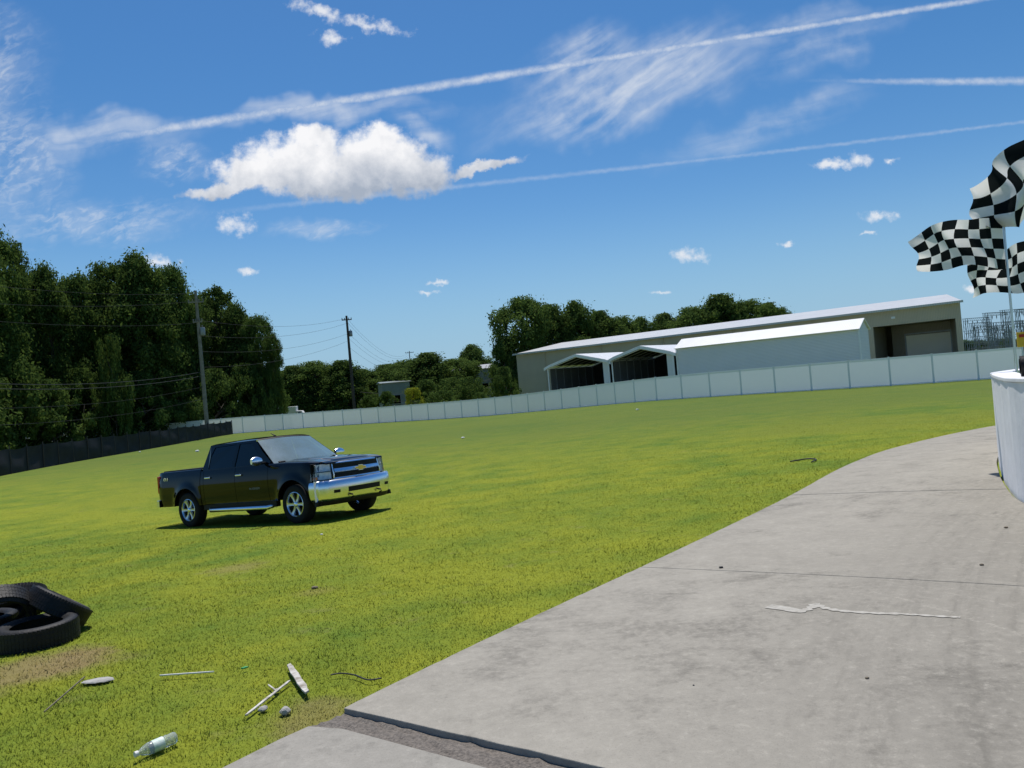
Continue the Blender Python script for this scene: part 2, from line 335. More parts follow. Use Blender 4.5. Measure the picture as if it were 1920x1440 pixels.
for si,(l0,l1,r0,r1) in enumerate(slabs):
    nn=40; L=resample(Lc[l0:l1+1],nn); Rr=resample(Rc[r0:r1+1],nn); mm=40; gap=.012 if si==1 else .03
    rows=[]
    for i in range(nn):
        l=L[i]; r=Rr[i]
        if i==0 and si>0: l=l+(L[1]-L[0]).normalized()*gap; r=r+(Rr[1]-Rr[0]).normalized()*gap
        row=[]
        for j in range(mm+1):
            q=l.lerp(r,j/mm); 
            if j==0 or (i==0 and si==0): q=q+Vector((random.uniform(-.004,.004),random.uniform(-.004,.004)))
            row.append(Vector((q.x,q.y,tz(q.x,q.y)+TH)))
        rows.append(row)
    mb=MB(); mb.grid(rows)
    edge=rows[0]+[r[-1] for r in rows[1:]]+rows[-1][::-1][1:]+[r[0] for r in rows[::-1]][1:-1]
    low=[Vector((p.x,p.y,p.z-.16)) for p in edge]; mb.grid([edge,low],cv=True)
    struct(mb.build('concrete_track',M['conc'],bevel=.005))
ap=[(-1.25,4.14),(-1.05,4.06),(-.21,3.42),(1.6,2.05),(3.9,.32),(3.9,-4),(-5,-4),(-4.2,.3),(-2.6,2.35),(-1.66,3.62),(-1.36,4.02)]
mb=MB()
cen=Vector((0,-.2)); ring=[Vector(p) for p in ap]; ring2=[]
for i,p in enumerate(ring):
    q=ring[(i+1)%len(ring)]; k=max(1,int((q-p).length/.25))
    ring2+=[p.lerp(q,t/k) for t in range(k)]
rows=[[ (lambda w:Vector((w.x,w.y,tz(w.x,w.y)+.045)))(cen.lerp(p,s)) for p in ring2] for s in (1,.97,.85,.7,.5,.3,.1,.01)]
mb.grid(rows,cv=True); mb.grid([rows[0],[p-Vector((0,0,.16)) for p in rows[0]]],cv=True)
struct(mb.build('concrete_apron',M['conc2'],bevel=.008))
mb=MB(); A=[Vector(p) for p in [(-1.10,4.33),(.2,3.39),(1.8,2.23),(4.0,.6)]]; B=[Vector(p) for p in [(-1.28,4.16),(-.21,3.40),(1.6,2.03),(3.9,.28)]]
A=resample(A,110);B=resample(B,110)
mb.grid([[ (lambda w,s:Vector((w.x,w.y,tz(w.x,w.y)+.012+random.uniform(0,.014))))(a.lerp(b,t/10),t) for t in range(11)] for a,b in zip(A,B)])
struct(mb.build('gravel_strip',M['gravel']))
mk=[(1440,1137),(1470,1141),(1500,1146),(1520,1140),(1528,1133),(1545,1140),(1580,1146),(1640,1150),(1700,1152),(1760,1156),(1800,1158)]
mk=[gp(x,y,TH) for x,y in mk]; mc=catmull([(p.x,p.y) for p in mk],6); rows=[]
for i,p in enumerate(mc):
    t=(mc[min(i+1,len(mc)-1)]-mc[max(i-1,0)]).normalized(); nrm=Vector((-t.y,t.x)); w=(.05 if i<14 else .035+.015*math.sin(i*2.1))*(1-.6*i/len(mc))
    rows.append([Vector((q.x,q.y,tz(q.x,q.y)+TH+.004)) for q in (p+nrm*w,p-nrm*w)])
mb=MB(); mb.grid(rows); struct(mb.build('track_mark',M['mark']))
# ------------------------------------------------------------------ white wall on the right
wallroot=empty('track_wall','curved white painted concrete wall on the inside of the track bend','wall',(5.67,9,tz(5.67,9)))
L0=Vector((5.67,9,tz(5.67,9)))
wb=resample(catmull(Rp,10)[0:],170); rows=[]; cap=[]
for i,p in enumerate(wb):
    t=(wb[min(i+1,len(wb)-1)]-wb[max(i-1,0)]).normalized(); nr=Vector((t.y,-t.x)); z=tz(p.x,p.y); wv=.006*math.sin(i*1.9)
    top=z+TH+1.27; q=p+nr*.03+nr*wv; q2=p+nr*.28
    rows.append([Vector((q.x,q.y,z-.1))-L0,Vector((q.x,q.y,top))-L0,Vector((q2.x,q2.y,top))-L0,Vector((q2.x,q2.y,z-.1))-L0])
    c1=p+nr*.015; c2=p+nr*.30
    cap.append([Vector((c.x,c.y,zz))-L0 for c,zz in ((c1,top+.003),(c1,top+.05),(c2,top+.05),(c2,top+.003))])
mb=MB(); mb.grid(rows); mb.build('wall_face',M['wallpaint'],wallroot)
mb=MB(); mb.grid(cap,cv=True); mb.build('coping',M['wallpaint'],wallroot,bevel=.01)
# ------------------------------------------------------------------ flags
def pole(x,y,topz,r,label):
    z=tz(x,y); e=empty('flag_pole',label,'flag pole',(x,y,z))
    MB().tube([(0,0,0),(0,0,topz-z)],[r,r*.8],12).build('pole',M['alloy'],e,True,auto=40)
    MB().lathe([(0,.09),(.02,.08),(.03,.04),(.02,0),(0,-.01)],12,'z',c=(0,0,topz-z+.0)).build('finial',M['chrome'],e,True)
    MB().lathe([(0,.04),(.07,.04),(.08,0),(0,0)],16,'z').build('base_plate',M['greym'],e)
    return e
def flag(name,label,hT,hB,fT,fB,nx,ny,amp,ph,topb=0.,droop=0.):
    hT,hB,fT,fB=[Vector(v) for v in (hT,hB,fT,fB)]; NX,NY=80,44
    vs=[];uvs=[]
    for i in range(NX+1):
        s=i/NX
        for j in range(NY+1):
            t=j/NY
            p=hT.lerp(fT,s).lerp(hB.lerp(fB,s),t)
            env=min(1,s*2.2)
            w=math.sin(s*11+ph+t*2.2)*amp*env + math.sin(s*5-t*4+ph*2)*amp*.9*env + math.sin(s*19+t*8+ph)*amp*.3*env
            p=p+Vector((0.30*w+amp*.35*math.sin(t*7+s*4+ph)*env,w*1.3,.55*math.sin(s*9+ph+1+t*2.5)*amp*env + topb*math.sin(s*math.pi)*(1-.6*t)-droop*s*s))
            vs.append(p-hT); uvs.append((s*nx,t*ny))
    fs=[(i*(NY+1)+j,(i+1)*(NY+1)+j,(i+1)*(NY+1)+j+1,i*(NY+1)+j+1) for i in range(NX) for j in range(NY)]
    me=bpy.data.meshes.new(name); me.from_pydata(vs,[],fs); ul=me.uv_layers.new(name='UVMap')
    for lp in me.loops: ul.data[lp.index].uv=uvs[lp.vertex_index]
    me.materials.append(M['check']); me.polygons.foreach_set('use_smooth',[True]*len(fs))
    o=bpy.data.objects.new(name,me); C.objects.link(o); o.location=hT
    tag(o,label,'flag')
p1=at(1908,716,11.6); px_,py_=p1.x,p1.y
pole(px_,py_,at(1880,405,11.6).z,.020,'silver flag pole behind the white wall, inside the frame')
def onp(z,o=0): return Vector((px_-.022,py_+o,z))
flag('chequered_flag','black and white chequered flag streaming left, lower and longest of the three',onp(at(1893,408,11.6).z),onp(at(1893,500,11.6).z-.04),at(1703,450,11.3),at(1730,508,11.2),8,5,.07,.6,.13,0)
P2=at(1985,400,12.0); pole(P2.x+.03,P2.y,at(1975,170,12).z,.022,'silver flag pole carrying the highest chequered flag at the right edge')
flag('chequered_flag','black and white chequered flag billowing highest, cut by the right edge',at(1975,215,12),at(1985,390,12),at(1826,345,11.7),at(1848,440,11.6),6,4,.15,2.2,-.02,0)
P3=at(1975,560,12.6); pole(P3.x+.03,P3.y,at(1965,425,12.6).z,.022,'short silver flag pole carrying the lowest chequered flag')
flag('chequered_flag','small black and white chequered flag hanging lowest behind the pole',at(1968,440,12.6),at(1972,540,12.6),at(1812,490,12.5),at(1818,556,12.4),8,5,.08,4.0,0,0)
s0=at(1922,636,12.4); e=empty('track_sign','small yellow and red sign board on a post behind the white wall','sign',(s0.x,s0.y,tz(s0.x,s0.y)))
h=s0.z-tz(s0.x,s0.y)
MB().tube([(0,.03,0),(0,.03,h+.1)],.02,8).build('post',M['greym'],e); MB().box((0,0,h),(.26,.02,.24)).build('board',M['yellow'],e,bevel=.004)
MB().box((0,-.015,h+.06),(.2,.006,.05)).build('red_stripe',M['redp'],e)
def tyre_prof(Ro,Ri,w):
    h=w/2
    return [(Ri,-h*.72),(Ri+.02,-h*.86),(Ri+(Ro-Ri)*.5,-h),(Ro-.035,-h*.93),(Ro-.008,-h*.78),(Ro,-h*.45),(Ro,h*.45),(Ro-.008,h*.78),(Ro-.035,h*.93),(Ri+(Ro-Ri)*.5,h),(Ri+.02,h*.86),(Ri,h*.72),(Ri+.012,h*.66),(Ro-.03,h*.7),(Ro-.018,0),(Ro-.03,-h*.7),(Ri+.012,-h*.66)]
def tread(mb,Ro,w,nb=48,th=.006):
    for k in range(nb):
        t=2*math.pi*k/nb; rot=Matrix.Rotation(-t,3,'Y')
        for q,(y,tw) in enumerate(((-w*.33,.25),(-w*.11,-.1),(w*.11,.1),(w*.33,-.25))):
            rr=rot@Matrix.Rotation(tw,3,'X')
            mb.box(rot@Vector((Ro,y,0)),(th,w*.19,2*math.pi*Ro/nb*.86),rr)
def loose_tyre(label,pos,rot,Ro=.32,w=.21,Ri=.205):
    e=empty('tyre',label,'tyre',pos); e.rotation_euler=rot
    mb=MB(); mb.lathe(tyre_prof(Ro,Ri,w),56,'y',closed=True); mb.build('casing',M['rubberold'],e,True,auto=50)
    mb=MB(); tread(mb,Ro,w,64,.003); mb.build('tread',M['rubberold'],e)
    return e
loose_tyre('small black tyre standing on top of the white wall',(5.52,8.28,tz(5.36,8.15)+TH+1.32+.11),(0,0,R(60)),.11,.10,.055)
gA=gp(56,1212)
zg=tz(gA.x,gA.y)
loose_tyre('worn black tyre lying flat on the grass, lowest of the heap',(gA.x+.04,gA.y+.06,zg+.105),(R(90),0,.2),.33,.2)
loose_tyre('worn black tyre leaning with its tread up behind the flat tyre',(gA.x-.02,gA.y+.50,zg+.22),(R(60),R(24),R(-12)),.29,.18)
loose_tyre('worn black tyre standing on edge at the left of the heap',(gA.x-.40,gA.y+.22,zg+.25),(R(34),R(15),R(50)),.28,.20)
loose_tyre('worn black tyre topmost at the back of the heap',(gA.x-.55,gA.y+.66,zg+.24),(R(60),R(-10),R(20)),.29,.2)
loose_tyre('worn black tyre lying flat at the back left of the heap',(gA.x-.75,gA.y+.45,zg+.10),(R(90),0,0),.32,.2)
# ------------------------------------------------------------------ fences
wp=[(-60,92)]+[tuple(at(x,y,d)[:2]) for x,y,d in ((440,812,87.5),(560,806,91),(700,799,89),(900,785,80),(1070,768,70),(1250,752,60),(1500,732,53),(1900,708,47))]+[(48,44),(75,43)]
fc=catmull(wp,12); tot=sum((fc[i+1]-fc[i]).length for i in range(len(fc)-1)); npn=int(tot/2.45); fp=resample(fc,npn+1)
wf=empty('white_fence','long solid white vinyl fence along the far side of the field','fence',(fp[0].x,fp[0].y,tz(fp[0].x,fp[0].y)))
O=Vector(wf.location)
for i in range(npn+1):
    p=fp[i]; z=tz(p.x,p.y)
    if i>92: break
    t=(fp[min(i+1,npn)]-fp[max(i-1,0)]).normalized(); ang=math.atan2(t.y,t.x); rot=Matrix.Rotation(ang,3,'Z')
    mb=MB(); mb.box(Vector((p.x,p.y,z+.92))-O,(.10,.05,1.90),rot); mb.box(Vector((p.x,p.y,z+1.885))-O,(.12,.07,.025),rot); mb.build('post',M['vpost'],wf)
    if i<npn and i<92:
        q=fp[i+1]; zq=tz(q.x,q.y); d=(q-p); a2=math.atan2(d.y,d.x); nn=Vector((-math.sin(a2),math.cos(a2),0)); P0=Vector((p.x,p.y,z));P1=Vector((q.x,q.y,zq))
        u=(P1-P0).normalized(); P0=P0+u*.05; P1=P1-u*.05
        mb=MB()
        def bar(za,zb,th):
            vs=[X+nn*s*th/2+Vector((0,0,h))-O for X in (P0,P1) for h in (za,zb) for s in (-1,1)]
            mb.add(vs,[(0,1,3,2),(4,6,7,5),(0,4,5,1),(2,3,7,6),(0,2,6,4),(1,5,7,3)])
        mb.poly([X+Vector((0,0,h))-O for X,h in ((P0,.10),(P1,.10),(P1,1.76),(P0,1.76))]); bar(.02,.11,.03); bar(1.76,1.85,.03)
        mb.build('panel',M['vinyl'],wf)
bp=[tuple(at(-420,960,24)[:2]),tuple(at(-150,915,34)[:2])]+[tuple(at(x,y,d)[:2]) for x,y,d in ((0,893,42),(150,868,52),(310,838,66),(436,815,85))]
bc=resample(catmull(bp,12),32); bO=Vector((bc[0].x,bc[0].y,tz(bc[0].x,bc[0].y)))
bf=empty('black_fence','sagging black fabric screen fence in front of the wood','fence',bO)
rows=[]
cc=resample(catmull(bp,12),31*8+1)
for i,p in enumerate(cc):
    s=(i%8)/8; sag=.08*math.sin(math.pi*s)*(.4+.6*math.sin(i//8*2.3)**2); z=tz(p.x,p.y); tt=(cc[min(i+1,len(cc)-1)]-cc[max(i-1,0)]).normalized(); nr=Vector((-tt.y,tt.x,0))
    H=1.46+.04*math.sin(i//8*1.7)
    rows.append([Vector((p.x,p.y,z+H*k/6-(sag if k==6 else sag*k/9) -.02))+nr*(.05*math.sin(math.pi*s)*math.sin(k*.9+i//8))-bO for k in range(7)])
MB().grid(rows).build('screen_fabric',M['silt'],bf,True)
for i in range(32):
    p=bc[i]; z=tz(p.x,p.y); tp=random.uniform(-.05,.05)
    MB().tube([Vector((p.x,p.y+.10,z-.1))-bO,Vector((p.x+tp,p.y+.10,z+1.58))-bO],.03,6).build('post',M['woodd'],bf)
# ------------------------------------------------------------------ warehouse
A2=Vector((.95,109)); B2=Vector((44.2,75)); ev=(B2-A2).normalized(); ra=math.atan2(ev.y,ev.x); Ln=(B2-A2).length; gz=-.75
wh=empty('warehouse','long tan metal warehouse with low pale roof and recessed loading bay','warehouse',(A2.x,A2.y,gz),ra)
EH=6.8-gz; W=12.6; rx0,rx1=47.0,Ln-.5; oz=5.2-gz; SK=3.0
mb=MB()
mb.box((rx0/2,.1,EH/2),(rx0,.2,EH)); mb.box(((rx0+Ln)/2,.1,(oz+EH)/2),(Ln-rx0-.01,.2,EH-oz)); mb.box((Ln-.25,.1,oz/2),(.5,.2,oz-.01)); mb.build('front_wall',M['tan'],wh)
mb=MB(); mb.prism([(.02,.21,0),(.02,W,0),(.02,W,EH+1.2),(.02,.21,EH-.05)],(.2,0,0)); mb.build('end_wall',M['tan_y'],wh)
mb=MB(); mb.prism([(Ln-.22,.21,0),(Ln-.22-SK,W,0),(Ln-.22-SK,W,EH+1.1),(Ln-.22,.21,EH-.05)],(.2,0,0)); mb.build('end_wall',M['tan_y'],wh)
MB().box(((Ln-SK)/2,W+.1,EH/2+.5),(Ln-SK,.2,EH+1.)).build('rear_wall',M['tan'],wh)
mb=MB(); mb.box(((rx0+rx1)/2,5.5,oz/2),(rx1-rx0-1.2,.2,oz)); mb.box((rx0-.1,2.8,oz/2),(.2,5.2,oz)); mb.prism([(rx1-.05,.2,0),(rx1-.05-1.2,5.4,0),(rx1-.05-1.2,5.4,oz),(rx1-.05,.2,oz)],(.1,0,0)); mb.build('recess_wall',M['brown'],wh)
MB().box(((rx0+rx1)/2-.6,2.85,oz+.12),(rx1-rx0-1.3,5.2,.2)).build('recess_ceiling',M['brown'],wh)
MB().box(((49.+53.2)/2,5.36,2.4),(4.2,.08,4.8)).build('roller_door',M['door'],wh)
mb=MB(); mb.box((48.93,5.33,2.45),(.14,.14,4.9)); mb.box((53.27,5.33,2.45),(.14,.14,4.9)); mb.box((51.1,5.33,4.97),(4.5,.14,.14)); mb.build('door_frame',M['greym'],wh)
rr=(8.37-gz); oh=.35
mb=MB(); v=[(-.3,-oh,EH+.02),(Ln+.3,-oh,EH+.02),(Ln-SK+.2,12,rr),(-.3,12,rr),(-.3,W+oh,rr-.15),(Ln-SK,W+oh,rr-.15)]
mb.add(v,[(0,1,2,3),(3,2,5,4)]); o=mb.build('roof',M['roofm'],wh); sm=o.modifiers.new('s','SOLIDIFY'); sm.thickness=.08
MB().box((Ln/2,-oh-.06,EH-.03),(Ln+.7,.1,.22)).build('gutter',M['roofm'],wh)
for x in (5,14,23,32,41): MB().box((x,-.06,EH/2),(.1,.1,EH-.3)).build('downpipe',M['tan'],wh)
MB().box((49.0,-.02,oz+.75),(.35,.2,.22)).build('wall_lamp',M['whitem'],wh)
for q,(x,w_) in enumerate(((50.2,1.2),(51.9,1.3),(53.6,.9))):
    e=Vector((A2.x,A2.y))+ev*x+Vector((.618,.786))*(3+q*.6-1.5*(q==2)); z=-.75
    t=empty('forklift',['dark forklift at the left of the loading bay','dark forklift in the middle of the loading bay','small dark machine at the right of the loading bay'][q],'forklift',(e.x,e.y,z),ra+.3*q)
    MB().box((0,0,.65),(w_,1.1,.7)).build('body',M['redp'] if q==0 else M['darkp'],t,bevel=.08)
    mb=MB()
    for sx in(-.4,.4):
        for sy in (-.4,.4): mb.tube([(sx,sy,1.),(sx,sy,2.0)],.04,6)
    mb.box((0,0,2.03),(.95,.95,.07)); mb.build('guard',M['darkp'],t)
    mb=MB(); mb.box((w_/2+.15,-.3,1.1),(.1,.1,2.1)); mb.box((w_/2+.15,.3,1.1),(.1,.1,2.1)); mb.box((w_/2+.15,0,1.9),(.08,.6,.08)); mb.build('mast',M['greym'],t)
    for sx in(-.4,.4):
        for sy in (-.52,.52): MB().lathe([(0,-.1),(.28,-.1),(.3,-.06),(.3,.06),(.28,.1),(0,.1)],16,'y',c=(sx,sy,.3)).build('wheel',M['rubber'],t)
PO=Vector((4.0,82.)); rc=math.atan2(-.628,.778); zc=-.62
dirx=Vector((math.cos(rc),math.sin(rc))); 
M['cs']=ribbed('carport_side',(.16,.16,.16),(.12,.12,.12),'Y',2.2)  # left wall darkened to carry the carport's interior shade in its colour
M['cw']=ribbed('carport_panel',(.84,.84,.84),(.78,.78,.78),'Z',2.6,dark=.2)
M['inner']=pm('interior_shade',(.022,.022,.024),(.014,.014,.016),2,.9)  # shade inside the carports, painted as a near-black colour
def carport(x0,wd,label,e_h,p_h,depth=9):
    o=PO+dirx*x0; t=empty('carport',label,'carport',(o.x,o.y,zc),rc,'open carports'); e=e_h-zc; p=p_h-zc
    mb=MB()
    prof=[(-.3,e-.16),(.35,e+.10),(wd/2-.35,p-.08),(wd/2,p),(wd/2+.35,p-.08),(wd-.35,e+.10),(wd+.3,e-.16)]
    mb.grid([[(x,-.35,z) for x,z in prof],[(x,depth,z) for x,z in prof]]); ro=mb.build('roof',M['roofw'],t); sm=ro.modifiers.new('s','SOLIDIFY'); sm.thickness=.06
    mb=MB(); mb.grid([[(x,-.42,z-.03),(x,-.42,z-.30),(x,-.38,z-.30),(x,-.38,z-.03)] for x,z in prof],cv=True); mb.build('gable_trim',M['whitem'],t)
    for x in (0.,wd):
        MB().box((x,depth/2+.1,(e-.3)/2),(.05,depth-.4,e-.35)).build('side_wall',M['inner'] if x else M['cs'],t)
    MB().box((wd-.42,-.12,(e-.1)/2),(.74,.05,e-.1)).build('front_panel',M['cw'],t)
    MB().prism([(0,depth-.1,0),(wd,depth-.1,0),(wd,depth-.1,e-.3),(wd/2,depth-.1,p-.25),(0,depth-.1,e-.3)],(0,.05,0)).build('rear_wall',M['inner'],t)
    MB().grid([[(x,.0,z-.16) for x,z in prof[1:-1]],[(x,depth-.2,z-.16) for x,z in prof[1:-1]]]).build('ceiling_shade',M['inner'],t)  # added dark sheet standing in for the shade under the roof
    for k in range(7):
        y=-.2+k*(depth-.4)/6
        for x in (.09,wd-.09): MB().box((x,y,(e-.3)/2),(.12 if k==0 else .06,.10,e-.3)).build('post',M['whitem' if k==0 else 'greym'],t)
        mb=MB(); mb.tube([(.09,y,e-.32),(wd/2,y,p-.32),(wd-.09,y,e-.32)],.035,6); mb.build('rafter',M['whitem' if k==0 else 'greym'],t)
carport(0,7.7,'open white metal carport with peaked roof, left one by the warehouse',4.15,5.1)
carport(7.95,6.9,'open white metal carport with peaked roof, next to the long white shed',4.3,5.2)
o=PO+dirx*15.1; t=empty('long_shed','long white shed with horizontal siding and bright metal roof','shed',(o.x,o.y,zc),rc)
sl=16.2; e=4.6-zc; p=5.45-zc; dp=3.0
MB().box((sl/2,.05,e/2),(sl,.1,e)).build('front_wall',M['shedw'],t)
MB().box((sl/2,dp-.05,e/2),(sl,.1,e)).build('rear_wall',M['shedw'],t)
for x in (.05,sl-.05): MB().prism([(x-.04,.11,0),(x-.04,dp-.11,0),(x-.04,dp-.11,e-.02),(x-.04,dp/2,p-.06),(x-.04,.11,e-.02)],(.08,0,0)).build('gable_wall',M['shedw'],t)
mb=MB(); mb.grid([[(-.15,-.25,e-.04),(-.15,dp/2,p),(-.15,dp+.25,e-.04)],[(sl+.15,-.25,e-.04),(sl+.15,dp/2,p),(sl+.15,dp+.25,e-.04)]]); ro=mb.build('roof',M['roofw'],t); sm=ro.modifiers.new('s','SOLIDIFY'); sm.thickness=.07
mb=MB(); mb.box((-.02,-.02,e/2),(.14,.14,e-.1)); mb.box((sl+.02,-.02,e/2),(.14,.14,e-.1)); mb.build('corner_trim',M['whitem'],t)
# ------------------------------------------------------------------ far buildings
def far_building(label,px,pyt,Y,w,dpt,rot,mat,roofmat,nwin,hroof=.8):
    q=at(px,pyt,Y); z=tz(q.x,q.y)-.1; h=q.z-z; t=empty('far_building',label,'building',(q.x,q.y,z),rot)
    MB().box((0,0,h/2),(w,dpt,h)).build('wall',mat,t)
    MB().add([(-w/2-.3,-dpt/2-.3,h+.01),(w/2+.3,-dpt/2-.3,h+.01),(w/2+.3,dpt/2+.3,h+.01),(-w/2-.3,dpt/2+.3,h+.01),(-w/2-.3,0,h+hroof),(w/2+.3,0,h+hroof)],[(0,1,5,4),(2,3,4,5),(0,4,3),(1,2,5),(0,3,2,1)]).build('roof',roofmat,t)
    for k in range(nwin):
        x=-w/2+(k+.5)*w/nwin; f=MB().box((x,-dpt/2-.04,h*.5),(1.3,.08,1.5)).build('window',M['greym'],t); MB().box((x,-dpt/2-.09,h*.5),(1.1,.03,1.3)).build('pane',M['glass'],f)
    MB().box((w/2-1.0,-dpt/2-.05,1.1),(1.1,.1,2.2)).build('door',M['greym'],t)
far_building('small grey-green building beyond the white fence beside the utility pole',737,718,125,3.6*1.2,8,.25,M['greenb'],M['greenb'],1,.3)
far_building('grey roofed building behind the round shrubs left of the warehouse',905,692,150,12,8,.1,M['greym'],M['greym'],3,.9)
# ------------------------------------------------------------------ utility poles and wires
def upole(label,px,py,Y,topx,topy,arms,r=.16,mat='wood'):
    b=at(px,py,Y); z=tz(b.x,b.y); topz=at(topx,topy,Y).z; h=topz-z; t=empty('utility_pole',label,'utility pole',(b.x,b.y,z),.15)
    MB().tube([(0,0,-.5),(0,0,h*.5),(0,0,h)],[r*1.15,r,r*.72],12).build('pole',M[mat],t,True,auto=40)
    for (dz,w_) in arms:
        a=MB().box((0,-r-.02,h-dz),(w_,.1,.13)).build('crossarm',M[mat],t)
        for s in (-.46,-.2,.2,.46): MB().lathe([(0,0),(.05,0),(.07,.06),(.04,.1),(.07,.14),(.03,.24),(0,.25)],8,'z',c=(s*w_,-r-.02,h-dz+.066)).build('insulator',M['insul'],a)
    return Vector((b.x,b.y,z)),h
pA,hA=upole('tall leaning grey utility pole in front of the wood on the left',388,795,78,365,545,[(1.2,1.5),(3.2,.9)],.19)
pB,hB=upole('dark wooden utility pole beyond the white fence, centre left',665,770,110,650,592,[(.6,1.4)],.2,'woodd')
pC,hC=upole('tiny distant utility pole above the far tree line',770,690,220,768,658,[(.5,2.4)],.15,'woodd')
def transformer(p,h,dz,label):
    z=p.z+h-dz; t=empty('transformer',label,'transformer',(p.x+.42,p.y-.1,z))
    MB().lathe([(0,0),(.22,0),(.24,.05),(.24,.75),(.2,.82),(0,.84)],16,'z').build('tank',M['greym'],t,True,auto=40)
    MB().lathe([(0,0),(.04,0),(.06,.08),(.04,.16),(0,.18)],8,'z',c=(0,0,.84)).build('bushing',M['insul'],t)
transformer(pA,hA,4.6,'grey can transformer mounted on the tall left utility pole')
transformer(pB,hB,3.0,'grey can transformer mounted on the centre left utility pole')
def wire(a,b,sag,label,group,r=.018,mat='cable'):
    a=Vector(a);b=Vector(b); n=24; pts=[]
    for i in range(n+1):
        s=i/n; p=a.lerp(b,s); p.z-=sag*4*s*(1-s); pts.append(p)
    o=MB().tube(pts,r,4).build('overhead_wire',M[mat],loc=tuple(a)); tag(o,label,'wire',group)
LA='thin overhead wire running left from the tall grey pole, %s'
words=['topmost','second from top','third from top','fourth from top','fifth from top','lowest but one','lowest']
M['cableg']=pm('grey_cable',(.06,.065,.07),(.04,.045,.05),3,.8,spec=.1)
ends=[(-150,520),(-150,560),(-150,590),(-150,712),(-150,722),(-150,765),(-150,800)]
dzs=[.3,1.1,3.3,8.3,8.7,9.8,11.]
for k in range(7):
    wire((pA.x,pA.y-.3,pA.z+hA-dzs[k]),at(*ends[k],48),.5 if k<3 else .7,LA%words[k],'wires left of the tall pole',.020 if k in(3,4) else .009,'cableg')
for k,dz in enumerate((.4,1.1,2.6,3.6)):
    wire((pB.x,pB.y-.2,pB.z+hB-dz),(pA.x,pA.y-.2,pA.z+hA-1.0-k*1.6-2),.9,'overhead wire between the two utility poles, %s'%['highest','upper middle','lower middle','lowest'][k],'wires between the poles',.012)
for k,dz in enumerate((.3,.9,2.4,3.2,4.5)):
    wire((pB.x,pB.y,pB.z+hB-dz),(pC.x,pC.y,pC.z+hC-.4-k*.5),3.0,'overhead wire descending right from the centre left pole, %s'%['highest','second','third','fourth','lowest'][k],'wires right of the centre pole',.015)
for k,(dy) in enumerate((0,14)):
    wire(at(675,735+dy,112),at(1010,672+dy,128),2.2,'slack cable crossing low before the far trees, %s'%['upper','lower'][k],'low cables before the far trees',.02)
# ------------------------------------------------------------------ trees
def crown(name,seed,H,Rd,z0,ncl,nlf,leaf,prof,mat):
    rg=np.random.default_rng(seed)
    cz=z0+(1-z0)*rg.random(ncl)**.85; ang=rg.random(ncl)*2*np.pi; rm=np.array([prof((z-z0)/(1-z0)) for z in cz])*rg.uniform(.62,1.15,ncl)
    rad=rm*(.35+.65*np.sqrt(rg.random(ncl))); cen=np.stack([np.cos(ang)*rad*Rd,np.sin(ang)*rad*Rd,cz*H],-1)
    rc_=Rd*(.09+.15*rg.random(ncl)**1.4); wgt=rc_**2; wgt/=wgt.sum(); ci=rg.choice(ncl,nlf,p=wgt)
    n=nlf
    d=rg.normal(size=(n,3)); d/=np.linalg.norm(d,axis=1)[:,None]; d[:,2]*=.8
    rr_=.25+.85*rg.random(n)**.5; k=rg.random(n)<.18; rr_[k]*=rg.uniform(1.1,1.9,k.sum())
    pos=cen[ci]+d*(rc_[ci]*rr_)[:,None]
    pos[:,2]=np.clip(pos[:,2],.02*H,H*1.06)
    nr=d*.9+rg.normal(size=(n,3))*.5+np.array([0,0,.35]); nr/=np.linalg.norm(nr,axis=1)[:,None]
    a=np.cross(nr,rg.normal(size=(n,3))); a/=np.linalg.norm(a,axis=1)[:,None]; b=np.cross(nr,a)
    s=(leaf*(.45+.9*rg.random(n)))[:,None]
    vs=np.stack([pos-a*s,pos-b*s*.55,pos+a*s,pos+b*s*.55],1).reshape(-1,3)
    me=bpy.data.meshes.new(name); V=vs.astype(np.float32); Q=np.arange(4*n,dtype=np.int32)
    me.vertices.add(4*n); me.vertices.foreach_set('co',V.ravel()); me.loops.add(4*n); me.loops.foreach_set('vertex_index',Q)
    me.polygons.add(n); me.polygons.foreach_set('loop_start',np.arange(0,4*n,4,dtype=np.int32)); me.polygons.foreach_set('loop_total',np.full(n,4,dtype=np.int32)); me.update(calc_edges=True); me.materials.append(mat)
    return me,cen
def trunk_mesh(name,H,r,cen,seed,topf=.85):
    rd=random.Random(seed); mb=MB(); pts=[Vector((rd.uniform(-.2,.2)*i*.5,rd.uniform(-.2,.2)*i*.5,H*topf*i/6)) for i in range(7)]
    mb.tube(pts,[r*(1.2-i*.17) for i in range(7)],9)
    for q in rd.sample(range(len(cen)),min(9,len(cen))):
        c=Vector(cen[q]); zz=max(.18*H,min(c.z-.12*H,H*.75)); i=zz/(H*topf)*6; k=int(i); s=pts[k].lerp(pts[min(k+1,6)],i-k)
        m_=s.lerp(c,.5)+Vector((0,0,.03*H)); mb.tube([s,m_,c],[r*.4,r*.26,r*.1],6)
    o=mb.build(name,M['bark']); me=o.data; bpy.data.objects.remove(o); return me
ov=lambda t: (math.sin(math.pi*min(1,.16+t*.84))**.6)*(1-.2*t)
tall=lambda t: .8+.15*math.sin(t*9) if t<.7 else (.8+.15*math.sin(t*9))*max(.25,math.sqrt(max(0,1-((t-.7)/.3)**2)))
rnd=lambda t: max(.12,math.sqrt(max(0,1-(2*t-1)**2)))
protos={}
def mkproto(k,H,Rd,z0,ncl,nlf,leaf,prof,mat,tr,seed):
    me,cen=crown(k+'_crown',seed,H,Rd,z0,ncl,nlf,leaf,prof,M[mat]); tm=trunk_mesh(k+'_trunk',H,tr,cen,seed); protos[k]=(me,tm,H,Rd)
